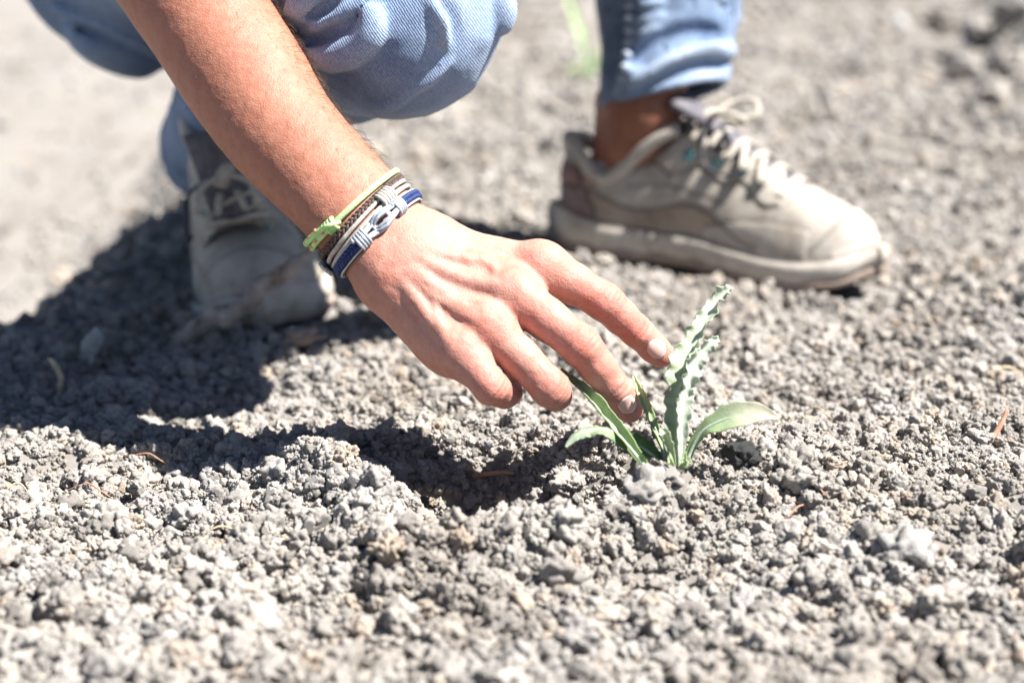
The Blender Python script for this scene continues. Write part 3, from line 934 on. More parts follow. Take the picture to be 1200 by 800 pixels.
def make_shoe(name, sgn, parent, place, bend, label):
    """sgn=+1 left foot (medial side at -y); place maps local -> world; bend = toe bend angle"""
    def pose(V):
        V = np.array(V, float)
        V[:, 1] *= sgn
        if bend:
            t = sstep(0.165, 0.225, V[:, 0])
            ang = bend * t
            x0, z0 = 0.195, 0.010
            dx, dz = V[:, 0] - x0, V[:, 2] - z0
            V = np.column_stack([x0 + dx * np.cos(ang) - dz * np.sin(ang), V[:, 1], z0 + dx * np.sin(ang) + dz * np.cos(ang)])
        return place(V)
    def F_(f): return [tuple(reversed(q)) for q in f] if sgn < 0 and not isinstance(f, np.ndarray) else (f[:, ::-1] if sgn < 0 else f)
    def upper_core(P):
        x, y, z = P[:, 0], P[:, 1], P[:, 2]
        wm, wl = smoothI(ymed, x) - 0.003, smoothI(ylat, x) - 0.003
        yc = (wl - wm) / 2; hw = np.maximum((wl + wm) / 2, 0.003)
        zt = smoothI(ztop, x); z0 = 0.012; ht = np.maximum(zt - z0, 0.01)
        # section: wide at the sole, rounded over the foot; narrower at the throat
        nar = 1 - 0.42 * sstep(0.3, 1.0, (z - z0) / ht) * sstep(0.24, 0.16, x) * (0.30 + 0.70 * sstep(0.110, 0.155, x))
        q = (np.abs((y - yc) / (hw * nar)) ** 2.6 + np.abs(np.maximum(z - z0, 0) / ht) ** 2.4) ** (1 / 2.5)
        d = (q - 1) * np.minimum(hw, ht) * 0.9
        d = np.maximum(d, z0 - z)
        d = smax(d, -(x - 0.004), 0.008); d = smax(d, x - 0.290, 0.008)
        # ankle opening
        col = 0.099 - 0.030 * np.exp(-((x - 0.052) / 0.026) ** 2) + 0.020 * sstep(0.07, 0.12, x) - 0.0 * x
        op = np.maximum(-(z - col), np.maximum(0.012 - x, x - 0.135))
        cav = np.maximum(np.sqrt(((x - 0.068) / 0.054) ** 2 + ((y - 0.002) / 0.0225) ** 2) * 0.0225 - 0.0225, 0.035 - z)
        d = smax(d, -cav, 0.004)
        d = smax(d, -np.maximum(-(z - col), x - 0.132), 0.004)
        return d
    V, F = surface(upper_core, (-0.012, -0.062, 0.0), (0.302, 0.062, 0.132), 0.0019)
    V = relax(V, F, 2, 0.45)
    N = vnormals(V, F)
    # overlays and seams, drawn in side view (x, z)
    x, y, z = V[:, 0], V[:, 1], V[:, 2]
    cream = np.array([0.385, 0.352, 0.308]); tan = np.array([0.33, 0.265, 0.205]); grey = np.array([0.38, 0.345, 0.30]); dark = np.array([0.12, 0.085, 0.08])
    P_ = np.tile(cream, (len(V), 1)); h = np.zeros(len(V))
    def lay_(mask, colr, dh):
        nonlocal P_, h
        P_ = P_ * (1 - mask[:, None]) + colr * mask[:, None]; h = h + dh * mask
    line = np.zeros(len(V))
    def seam(f, w=0.0012, amt=1.0):
        w = w * 1.35
        nonlocal line
        line = np.maximum(line, amt * np.exp(-(f / w) ** 2))
    # tan lower side panel
    f1 = z - (0.052 - 0.014 * sstep(0.12, 0.20, x) + 0.006 * np.sin(x * 55))
    lay_(sstep(0.001, -0.001, f1) * sstep(0.205, 0.195, x), tan, -0.0008); seam(np.where(x < 0.2, f1, 1))
    # heel counter, dark with a reddish stripe
    f2 = x - (0.040 + 0.012 * np.sin(z * 60))
    lay_(sstep(0.001, -0.001, f2) * sstep(0.078, 0.074, z), dark * 1.7, 0.0010); seam(np.where(z < 0.08, f2, 1))
    lay_(sstep(0.001, -0.001, np.abs(z - 0.066 + 0.1 * x) - 0.006) * sstep(0.052, 0.046, x), np.array([0.30, 0.19, 0.16]), 0.0008)
    # toe cap and forefoot overlay
    f3 = (x - 0.232) - 0.9 * (z - 0.03) ** 1 - 0.25 * np.abs(y)
    seam(f3, 0.0011, 0.8); lay_(sstep(-0.0008, 0.0008, f3) * 1.0, cream * 1.04, 0.0009)
    f4 = z - (0.041 + 0.012 * np.sin((x - 0.15) * 24)); m4 = (x > 0.150) & (x < 0.243)
    seam(np.where(m4, f4, 1), 0.0011, 0.7); lay_(np.where(m4, sstep(0.0008, -0.0008, f4), 0), grey * 1.18, 0.0010)
    # toe bumper
    f5 = z - (0.034 + 0.010 * sstep(0.26, 0.29, x)); m5 = x > 0.262
    lay_(np.where(m5, sstep(0.001, -0.001, f5), 0), np.array([0.45, 0.37, 0.33]), 0.0014)
    # eyestay: pale band along the throat with a wavy lower seam
    f6 = z - (0.083 - 0.30 * np.maximum(x - 0.15, 0) + 0.004 * np.sin(x * 150)); m6 = (x > 0.062) & (x < 0.215)
    seam(np.where(m6 & (np.abs(y) > 0.012), f6, 1), 0.0012, 0.9); lay_(np.where(m6, sstep(-0.001, 0.001, f6), 0), cream * 1.12, 0.0012)
    f7 = z - (0.070 - 0.16 * np.abs(x - 0.11)); m7 = (x > 0.075) & (x < 0.165)
    seam(np.where(m7, f7, 1), 0.0010, 0.7)
    f8 = np.maximum(np.abs(y - 0.002) - 0.013, np.abs(x - 0.178) - 0.046)
    lay_(sstep(0.001, -0.001, f8) * sstep(0.05, 0.06, z), np.array([0.10, 0.095, 0.11]), -0.0015)
    V = V + N * h[:, None] - N * (line * 0.0007)[:, None]
    P_ = P_ * (1 - 0.85 * line[:, None])
    # dirt towards the sole, as mud splashed on the leather
    mud = np.clip(sstep(0.045, 0.022, z) * (0.5 + 0.6 * fbm(V, 60, 3, 5)), 0, 0.75)
    P_ = P_ * (1 - mud[:, None]) + np.array([0.31, 0.27, 0.225]) * mud[:, None]
    shoe = mesh_obj(name, pose(V), F_(F), M['shoe'], parent, cols={'paint': P_})
    tag(shoe, label)
    # sole: outline ring swept through a profile, with a groove and tread edge
    n = 140
    t = np.linspace(0, 1, n // 2, endpoint=False)
    xs = 0.5 - 0.5 * np.cos(np.pi * t); xs = -0.004 + xs * 0.300
    xr = np.concatenate([xs, xs[::-1] + 0.0]); sgny = np.concatenate([np.ones(n // 2), -np.ones(n // 2)])
    prof = [(1.0, 0.0, 0.93), (1.0, 0.04, 1.0), (1, 0.25, 1.025), (1, 0.30, 0.995), (1, 0.36, 0.995), (1, 0.42, 1.03), (1, 0.75, 1.03), (1, 0.95, 1.0), (1, 1.0, 0.95)]
    Vs, Ps = [], []
    for _, tz, k in prof:
        xx = np.clip(xr, 0, 0.292)
        yy = np.where(sgny > 0, smoothI(ylat, xx), -smoothI(ymed, xx))
        xo = 0.146 + (xr - 0.146) * (1 + 0.012 * (k > 1.0))
        z_ = smoothI(zbot, xx) * (1 - tz) + smoothI(zsole, xx) * tz
        Vs.append(np.column_stack([xo, yy * k * 1.04, z_ + 0.0012 * np.sin(xr * 180) * (0.2 < tz < 0.9)]))
        Ps.append(np.tile(np.array([0.46, 0.42, 0.365]) if tz > 0.33 else np.array([0.27, 0.21, 0.17]), (n, 1)))
    Vs = np.vstack(Vs); Ps = np.vstack(Ps)
    Fs = []
    for i in range(len(prof) - 1):
        for q in range(n): Fs.append((i * n + q, i * n + (q + 1) % n, (i + 1) * n + (q + 1) % n, (i + 1) * n + q))
    h2 = n // 2
    for base, rev in ((0, True), ((len(prof) - 1) * n, False)):
        for q in range(h2 - 1):
            f = (base + q, base + q + 1, base + n - 2 - q, base + n - 1 - q)
            Fs.append(f if rev else f[::-1])
    mesh_obj('sole', pose(Vs), [q[::-1] for q in F_(Fs)], M['shoe'], shoe, cols={'paint': Ps})
    # padded collar round the opening
    th = np.linspace(-2.55, 2.55, 46)
    cx = 0.066 - 0.058 * np.cos(th); cy = 0.002 + 0.0245 * np.sin(th)
    colz = 0.099 - 0.030 * np.exp(-((cx - 0.052) / 0.026) ** 2) + 0.020 * sstep(0.07, 0.12, cx)
    v, f = tube(np.column_stack([cx, cy, colz - 0.003]), 0.0063, 12)
    mesh_obj('collar', pose(v), F_(f), M['collar'], shoe)
    # tongue
    tp = resample([(0.175, 0.002, 0.098), (0.145, 0.002, 0.119), (0.122, 0.002, 0.130), (0.108, 0.002, 0.137)], 12)
    nrmT = np.tile(nrm(np.array([0.55, 0, 0.83])), (12, 1))
    v, f = tube(tp, np.linspace(0.014, 0.022, 12), 16, flat=(nrmT, 0.34))
    mesh_obj('tongue', pose(v), F_(f), M['lining'], shoe)
    # laces: crossing bars, bow with two loops and loose ends
    parts = []
    for k in range(6):
        xk = 0.130 + 0.0165 * k; zk = float(smoothI(ztop, np.array([xk]))[0]) - 0.0002
        w_ = 0.022 + 0.0012 * k
        for s in (-1, 1):
            pts = resample([(xk, -w_ * s, zk - 0.012), (xk + 0.005, -0.010 * s, zk + 0.0005 * s), (xk + 0.010, 0.010 * s, zk - 0.004 + 0.0015 * s), (xk + 0.014, w_ * s, zk - 0.020)], 12)
            parts.append(tube(pts, 0.0030, 8, flat=(np.tile([0.3, 0, 1.0], (12, 1)), 0.36)))
    v, f = joinVF(parts); mesh_obj('lace', pose(v), F_(f), M['lace'], shoe)
    parts = []
    kx, kz = 0.138, 0.124
    parts.append(tube(resample([(kx - 0.006, -0.006, kz), (kx, 0, kz + 0.004), (kx + 0.007, 0.006, kz)], 8), 0.006, 8))
    for s, L, up in ((-1, 0.028, 0.010), (1, 0.028, 0.016)):
        pts = resample([(kx, 0, kz + 0.003), (kx + 0.012, L * 0.6 * s, kz + up * 0.9), (kx + 0.030, L * 0.75 * s, kz + up), (kx + 0.034, L * 0.45 * s, kz + up * 0.35), (kx + 0.014, 0.006 * s, kz + 0.002)], 22)
        parts.append(tube(pts, 0.0026, 8))
    v, f = joinVF(parts); mesh_obj('lace_bow', pose(v), F_(f), M['lace'], shoe)
    parts = []
    for s in (-1, 1):
        pts = resample([(kx, 0, kz), (kx + 0.004, 0.026 * s, kz - 0.006), (kx + 0.010, 0.036 * s, kz - 0.030), (kx + 0.030, 0.040 * s, kz - 0.036), (kx + 0.046, 0.036 * s, kz - 0.030)], 18)
        parts.append(tube(pts, 0.0014, 6))
    v, f = joinVF(parts); mesh_obj('lace_end', pose(v), F_(f), M['dark_lace'], shoe)
    # eyelets
    parts = []
    for k in range(3):
        for s in (-1, 1):
            xk = 0.128 + 0.024 * k; w_ = 0.0215
            P0 = np.array([[xk, s * w_, 0.098 - 0.13 * max(0, xk - 0.12)]])
            N0 = fgrad(upper_core, P0)[0]; d0 = upper_core(P0)[0]
            c = P0[0] - N0 * d0
            aa = nrm(np.cross(N0, [1.0, 0, 0.3])); bb = np.cross(N0, aa)
            a_ = np.linspace(0, 2 * np.pi, 12, endpoint=False)
            ring = c + N0 * 0.0014 + 0.0034 * (np.cos(a_)[:, None] * aa + np.sin(a_)[:, None] * bb)
            v, f = tube(ring, 0.0013, 6, closed=True); mesh_obj('eyelet', pose(v), F_(f), M['eyelet'], shoe)
    # sock cuff showing at the back of the opening
    a_ = np.linspace(0, 2 * np.pi, 24, endpoint=False)
    rows = []
    for zz, k in ((0.050, 0.94), (0.066, 0.95), (0.078, 0.93), (0.080, 0.90)):
        rows.append(np.column_stack([0.066 + 0.048 * k * np.cos(a_), 0.002 + 0.0225 * k * np.sin(a_), np.full(24, zz)]))
    v = np.vstack(rows); f = [(i * 24 + q, i * 24 + (q + 1) % 24, (i + 1) * 24 + (q + 1) % 24, (i + 1) * 24 + q) for i in range(3) for q in range(24)]
    mesh_obj('sock', pose(v), F_(f), M['sock'], shoe)
    return shoe
make_shoe('shoe', 1, person, placeL, 0.0, 'worn cream and tan trainer with loosely tied laces, flat on the soil')
make_shoe('shoe', -1, person, placeR, pit, 'dusty grey trainer seen from the front with its heel raised')
# ------------------------------------------------------------------ fingernails
def nail_material():
    m, nt, b = new_mat('fingernail')
    at = nt.nodes.new('ShaderNodeAttribute'); at.attribute_name = 'paint'
    nt.links.new(at.outputs['Color'], b.inputs['Base Color'])
    b.inputs['Roughness'].default_value = 0.28
    b.inputs['Subsurface Weight'].default_value = 0.15
    b.inputs['Subsurface Radius'].default_value = (1, 0.4, 0.3); b.inputs['Subsurface Scale'].default_value = 0.003
    return m
M['nail'] = nail_material()
def project(P, off=0.0, it=4):
    P = np.array(P, float)
    for _ in range(it):
        g = fgrad(hand_sdf, P); P = P - g * (hand_sdf(P) - off)[:, None]
    return P
def nail(c, axis, L, Wd, nn):
    axis = nrm(axis); nn = nrm(nn - axis * (nn @ axis)); sd = np.cross(axis, nn)
    nu, nv = 15, 13
    U = np.linspace(-1, 1, nu); T = np.linspace(-1, 1, nv)
    g, colr, uu = [], [], []
    for u in U:
        for t in T:
            wv = (1 - 0.10 * max(0, -u) ** 2) * (1 - max(0, abs(u) - 0.45) ** 2.2 * 1.35)
            ends = 0.26 * t * t * (1 if u > 0 else -1) * abs(u) ** 1
            g.append(c + axis * L * (u - ends) + sd * Wd * t * wv)
            e = max(abs(t), abs(u))
            colr.append(np.array([0.60, 0.38, 0.32]) if u < 0.74 else np.array([0.68, 0.56, 0.50])); uu.append(e)
    P = np.array(g); uu = np.array(uu); colr = np.array(colr)
    lun = np.array([np.linalg.norm([(k // nv) / (nu - 1) * 2 - 1 + 1.0, (k % nv) / (nv - 1) * 2 - 1]) for k in range(nu * nv)])
    colr = np.where((lun < 0.62)[:, None], np.array([0.64, 0.44, 0.38]), colr)
    top = project(P, 0.0002); N = fgrad(hand_sdf, top)
    top = top + N * (0.00035 * (1 - uu ** 4))[:, None]
    bot = project(P, -0.0009)
    V = np.vstack([top, bot]); n = nu * nv
    F = [(i * nv + j, i * nv + j + 1, (i + 1) * nv + j + 1, (i + 1) * nv + j) for i in range(nu - 1) for j in range(nv - 1)]
    edge = [(i, 0) for i in range(nu)] + [(nu - 1, j) for j in range(1, nv)] + [(i, nv - 1) for i in range(nu - 2, -1, -1)] + [(0, j) for j in range(nv - 2, 0, -1)]
    ids = [i * nv + j for i, j in edge]
    F2 = [(ids[k], ids[(k + 1) % len(ids)], ids[(k + 1) % len(ids)] + n, ids[k] + n) for k in range(len(ids))]
    o = mesh_obj('fingernail', V, F + F2, M['nail'], person, cols={'paint': np.vstack([colr, colr])})
    return o
def nail_px(u, v, f, L, Wd):
    c = hit(hand_sdf, u, v, 1.0, 1.35, 600); n = fgrad(hand_sdf, c[None])[0]
    nail(c, jn[f][3] - jn[f][2], L, Wd, n)
nail_px(770, 409, 'index', 0.0064, 0.0060)
nail_px(735.5, 474, 'middle', 0.0060, 0.0059)
for f in ('ring', 'little'):
    J = jn[f]; ax = nrm(J[3] - J[2]); b2 = nrm(np.cross(J[2] - J[1], ax)); nn = np.cross(ax, b2)
    bend = nrm(J[2] - J[1])
    nn = nrm(bend - ax * (bend @ ax))
    nail(J[2] * 0.25 + J[3] * 0.75 + nn * jr[f][3] * mm, ax, 0.0055, 0.0048, nn)
ax = nrm(thumb[3] - thumb[2]); nn = nrm(FWD * 1.0 - ax * (FWD @ ax) + 0.4 * UPV)
nail(thumb[2] * 0.2 + thumb[3] * 0.8 + nn * 0.0082, ax, 0.0065, 0.006, nn)

# ------------------------------------------------------------------ hairs on the forearm
M['arm_hair'] = simple_mat('arm_hair', (0.05, 0.028, 0.015), (0.14, 0.08, 0.04), 50, 0.5, 0.0)
hv, hf = [], []
hr = np.random.default_rng(3)
sel = np.where(((armV - FAP[6]) @ armAx < -0.004) & (armV[:, 2] < 0.30))[0]
cnt = 0; off = 0
arm_side = nrm(np.cross(armAx, armN))
if arm_side @ RIGHT < 0: arm_side = -arm_side
for i in hr.choice(sel, 5200, replace=False):
    n = armN_[i]
    w = 0.05 + 0.95 * sstep(0.35, 0.95, np.array([n @ arm_side]))[0]      # thicker along the thumb edge
    if n @ FWD > 0.75 or hr.random() > w: continue
    L = hr.uniform(0.006, 0.013) if w > 0.4 else hr.uniform(0.004, 0.008)
    d = nrm(armAx * 1.0 + n * 0.35 + hr.normal(size=3) * 0.28)
    p = armV[i]; t = np.array([0, 0.35, 0.7, 1.0])
    pts = p - n * 0.0004 + d[None] * (L * t)[:, None] + (n * 0.18 * L)[None] * (t * (1 - t) * 4 - 0.5 * t * t)[:, None]
    v, f = tube(pts, np.array([0.00009, 0.00008, 0.00006, 0.00002]), 3, caps=False)
    hv.append(v); hf += [tuple(k + off for k in q) for q in f]; off += len(v); cnt += 1
ah = mesh_obj('arm_hair', np.vstack(hv), hf, M['arm_hair'], person)
tag(ah, kind='stuff')
# ------------------------------------------------------------------ bracelets on the wrist
def ring(pA, pB, pC, off, n=180):
    """closed loop round the wrist in the plane through three skin points, lifted by off"""
    a, b, c = [hit(hand_sdf, u, v, 1.0, 1.4, 400) for u, v in (pA, pB, pC)]
    nn = nrm(np.cross(a - b, c - b))
    if nn @ armAx < 0: nn = -nn
    # centre: forearm axis meets the plane
    best = min(range(len(FAP) - 1), key=lambda i: abs(((FAP[i] + FAP[i + 1]) / 2 - b) @ nn))
    p0, p1 = FAP[best], FAP[best + 1]
    t = ((b - p0) @ nn) / ((p1 - p0) @ nn)
    ctr = p0 + (p1 - p0) * t
    e1 = nrm((b - ctr) - nn * ((b - ctr) @ nn)); e2 = np.cross(nn, e1)
    th = np.linspace(0, 2 * np.pi, n, endpoint=False)
    D = np.cos(th)[:, None] * e1 + np.sin(th)[:, None] * e2
    lo = np.full(n, 0.008); hi = np.full(n, 0.060)
    for _ in range(24):
        m_ = (lo + hi) / 2; s = hand_sdf(ctr + D * m_[:, None]) < off
        lo = np.where(s, m_, lo); hi = np.where(s, hi, m_)
    P = ctr + D * lo[:, None]
    for _ in range(3): P = (np.roll(P, 1, 0) + 2 * P + np.roll(P, -1, 0)) / 4
    return P
def fit(R, u, v, front=True):
    """index on the loop that shows nearest to a pixel on the camera side"""
    uu = np.array([px(p)[:2] for p in R]); d = np.hypot(uu[:, 0] - u, uu[:, 1] - v)
    dep = np.array([px(p)[2] for p in R])
    d = d + np.where(dep > dep.mean() + 0.008, 1000, 0)
    return int(np.argmin(d))
def frames(R):
    T = nrm(np.roll(R, -1, 0) - np.roll(R, 1, 0)); N = fgrad(hand_sdf, R); N = nrm(N - T * np.sum(N * T, 1, keepdims=True))
    return T, N, np.cross(T, N)
def on(R, s, w, h):
    """positions from loop coordinates: s index (float), w across (m), h out (m)"""
    n = len(R); T, N, B = frames(R)
    s = np.asarray(s, float) % n; i = s.astype(int); t = (s - i)[:, None]; j = (i + 1) % n
    L = lambda A_: A_[i] * (1 - t) + A_[j] * t
    return L(R) + L(B) * np.asarray(w, float)[:, None] + nrm(L(N)) * np.asarray(h, float)[:, None]
def coil(R, s0, s1, turns, wr, hr_, r, m=None):
    m = m or int(turns * 14)
    t = np.linspace(0, 1, m); a = t * turns * 2 * np.pi
    return tube(on(R, s0 + (s1 - s0) * t, wr * np.cos(a), hr_ * np.sin(a)), r, 7)
M['lime'] = simple_mat('lime_cord', (0.30, 0.52, 0.15), (0.50, 0.66, 0.32), 260, 0.7, 0.0004)
M['red_fleck'] = simple_mat('red_fleck', (0.62, 0.16, 0.10), (0.7, 0.25, 0.16), 300, 0.7, 0.0)
M['brown_braid'] = simple_mat('dark_brown_braid', (0.035, 0.022, 0.018), (0.12, 0.075, 0.06), 500, 0.6, 0.0003)
M['cream_cord'] = simple_mat('cream_leather_cord', (0.28, 0.25, 0.21), (0.50, 0.47, 0.42), 320, 0.45, 0.0003)
M['silver_cord'] = simple_mat('silver_grey_cord', (0.18, 0.20, 0.235), (0.42, 0.445, 0.485), 260, 0.35, 0.0003, spec=0.6)
M['blue_braid'] = simple_mat('blue_braid', (0.005, 0.011, 0.05), (0.018, 0.042, 0.15), 420, 0.5, 0.0003)
M['white_edge'] = simple_mat('white_edge_cord', (0.34, 0.34, 0.34), (0.52, 0.52, 0.51), 300, 0.6, 0.0002)
M['black_edge'] = simple_mat('black_leather', (0.012, 0.012, 0.014), (0.03, 0.03, 0.035), 200, 0.5, 0.0002)
def braid(R, s0, s1, amp, hgt, r, pitch, k=3, h0=0.0, closed=False):
    n = int(abs(s1 - s0) * 2.2)
    s = np.linspace(s0, s1, n, endpoint=not closed)
    ph = (s - s0) / pitch * 2 * np.pi
    if closed: turns = max(1, round(abs(s1 - s0) / pitch)); ph = (s - s0) / (s1 - s0) * turns * 2 * np.pi
    out = []
    for q in range(k):
        a = ph + q * 2 * np.pi / k
        out.append(tube(on(R, s, amp * np.sin(a), h0 + hgt * np.sin(2 * a)), r, 7, closed=closed))
    return joinVF(out)
# 1 lime cord with a knot and doubled lower strands
R1 = ring((462, 203), (424, 232), (386, 268), 0.0021)
k1 = fit(R1, 388, 266); t1 = fit(R1, 455, 207); step = 1 if ((t1 - k1) % 180) < 90 else -1
b1 = empty('bracelet', R1[k1]); tag(b1, 'lime green cord bracelet with a knot and red flecks, uppermost on the wrist', 'bracelet', 'bracelets on the wrist')
full = np.arange(0, 180)
mesh_obj('cord', *tube(on(R1, full, np.zeros(180), np.zeros(180)), 0.0018, 9, closed=True), M['lime'], b1)
dn = -step
s = k1 + dn * np.linspace(0, 62, 40)
e_ = np.sin(np.linspace(0, 1, 40) * np.pi) ** 0.5
mesh_obj('cord', *tube(on(R1, s, 0.0046 * e_ * 1.0, 0.0004 * np.ones(40)), 0.0020, 9), M['lime'], b1)
parts = [coil(R1, k1 - 3, k1 + 3, 3.2, 0.0031, 0.0030, 0.0014), tube(on(R1, k1 + np.linspace(-5, 5, 14) * dn, 0.0018 * np.sin(np.linspace(-1.5, 1.5, 14)), 0.0040 * np.cos(np.linspace(-1.5, 1.5, 14))), 0.0014, 8)]
for p_ in parts: mesh_obj('knot', *p_, M['lime'], b1)
rr = np.random.default_rng(5)
parts = []
for q in range(16):
    c = on(R1, [k1 + dn * (5 + q * 3.0)], [0.0046 if q % 2 else 0.0], [0.0016])[0]
    T_, N_, B_2 = frames(R1); i_ = int(k1 + dn * (5 + q * 3.0)) % 180
    parts.append(tube(np.array([c - T_[i_] * 0.0011, c + T_[i_] * 0.0011]), 0.00085, 6))
fl = mesh_obj('flecks', *joinVF(parts), M['red_fleck'], b1); tag(fl, kind='stuff')
# 2 dark brown braided band
R2 = ring((468, 209), (434, 238), (397, 276), 0.0018)
b2 = empty('bracelet', R2[0]); tag(b2, 'thin dark brown braided leather bracelet between the lime and cream cords', 'bracelet', 'bracelets on the wrist')
mesh_obj('braid', *braid(R2, 0, 180, 0.0014, 0.0006, 0.00105, 9, 3, 0, True), M['brown_braid'], b2)
# 3 cream double cord with coil and toggle
R3 = ring((473, 218), (437, 247), (402, 287), 0.0016)
b3 = empty('bracelet', R3[0]); tag(b3, 'cream leather double cord bracelet with a wound coil and toggle', 'bracelet', 'bracelets on the wrist')
for w_ in (-0.0021, 0.0017):
    mesh_obj('cord', *tube(on(R3, full, np.full(180, w_), np.zeros(180)), 0.0014, 8, closed=True), M['cream_cord'], b3)
kc = fit(R3, 452, 231)
mesh_obj('coil', *coil(R3, kc - 5.5, kc + 5.5, 4.5, 0.0042, 0.0030, 0.0012), M['cream_cord'], b3)
kt = fit(R3, 390, 316); 
mesh_obj('toggle', *coil(R3, kt - 4, kt + 4, 3.5, 0.0042, 0.0034, 0.0014), M['black_edge'], b3)
mesh_obj('loop', *tube(on(R3, kt + np.linspace(-7, 9, 24), 0.0055 * np.cos(np.linspace(-2.6, 2.6, 24)), 0.0042 * np.ones(24)), 0.0013, 7), M['cream_cord'], b3)
# 4 blue braided band with silver reef knot
R4 = ring((488, 229), (447, 260), (410, 298), 0.0020)
b4 = empty('bracelet', R4[0]); tag(b4, 'blue braided bracelet with a silver grey looped knot, nearest the hand', 'bracelet', 'bracelets on the wrist')
ka = fit(R4, 466, 243); kb = fit(R4, 425, 281)
d4 = (kb - ka + 90) % 180 - 90
sg = 1 if d4 > 0 else -1
rest = 180 - abs(d4)
mesh_obj('braid', *braid(R4, kb, kb + sg * rest, 0.0018, 0.0007, 0.00125, 9.0, 4, 0.0006), M['blue_braid'], b4)
ss = kb + sg * np.linspace(0, rest, 140)
mesh_obj('edging', *tube(on(R4, ss, np.full(140, 0.0035), np.full(140, 0.0002)), 0.0006, 6), M['white_edge'], b4)
mesh_obj('edging', *tube(on(R4, ss, np.full(140, -0.0035), np.full(140, 0.0002)), 0.0006, 6), M['white_edge'], b4)
mesh_obj('backing', *tube(on(R4, ss, np.zeros(140), np.full(140, -0.0010)), 0.0044, 10, flat=(frames(R4)[1][(ss.astype(int)) % 180], 0.25)), M['black_edge'], b4)
for kk in (ka, kb):
    mesh_obj('coil', *coil(R4, kk - 3.6, kk + 3.6, 4.2, 0.0044, 0.0030, 0.00105), M['silver_cord'], b4)
# two interlocked loops
L_ = abs(d4)
for (s_from, dirn, ph) in ((ka, sg, 0), (kb, -sg, 1)):
    for o_ in (0.0, 0.0024):
        tt = np.linspace(0, 1, 46)
        reach = 0.70 * L_ * (1 - o_ * 60 * 0.3)
        x_ = reach * np.sin(np.pi * tt) ** 0.8
        w_ = (0.0051 - o_) * np.sign(0.5 - tt) * np.clip(np.abs(np.cos(np.pi * tt)) ** 0.45, 0, 1) * (0.30 + 0.70 * np.clip(x_ / reach * 1.4, 0, 1))
        h_ = 0.0012 + 0.0016 * np.sin(2 * np.pi * tt * 1.5 + ph * np.pi)
        mesh_obj('knot_strand', *tube(on(R4, s_from + dirn * x_, w_, h_), 0.00108, 7), M['silver_cord'], b4)
# ------------------------------------------------------------------ seedling
def leaf_material(name):
    m, nt, b = new_mat(name)
    at = nt.nodes.new('ShaderNodeAttribute'); at.attribute_name = 'paint'
    co = coord(nt)
    n = noise_node(nt, co, 160, 4)
    r = ramp_node(nt, n.outputs['Fac'], [(0.3, (0.80, 0.84, 0.76)), (0.7, (1.08, 1.07, 1.05))])
    c = mix_node(nt, 0.8, at.outputs['Color'], r.outputs['Color'], 'MULTIPLY')
    nt.links.new(c, b.inputs['Base Color'])
    b.inputs['Roughness'].default_value = 0.62
    b.inputs['Specular IOR Level'].default_value = 0.3
    tr = nt.nodes.new('ShaderNodeBsdfTranslucent')
    c2 = mix_node(nt, 1.0, c, (0.95, 1.0, 0.45), 'MULTIPLY')
    nt.links.new(c2, tr.inputs['Color'])
    mx = nt.nodes.new('ShaderNodeMixShader'); mx.inputs[0].default_value = 0.32
    out = nt.nodes['Material Output']
    nt.links.new(b.outputs[0], mx.inputs[1]); nt.links.new(tr.outputs[0], mx.inputs[2]); nt.links.new(mx.outputs[0], out.inputs['Surface'])
    n3 = noise_node(nt, co, 900, 3)
    nt.links.new(bump_node(nt, n3.outputs['Fac'], 0.0004, 0.6), b.inputs['Normal'])
    return m
M['leaf'] = leaf_material('hoary_leaf')
M['rib'] = simple_mat('pale_midrib', (0.32, 0.40, 0.27), (0.44, 0.49, 0.40), 200, 0.6, 0.0002)
SILVER = np.array([0.51, 0.555, 0.47]); GREEN = np.array([0.19, 0.31, 0.08]); PALE = np.array([0.41, 0.50, 0.27]); DARK = np.array([0.07, 0.13, 0.055]); BLUSH = np.array([0.56, 0.48, 0.40])
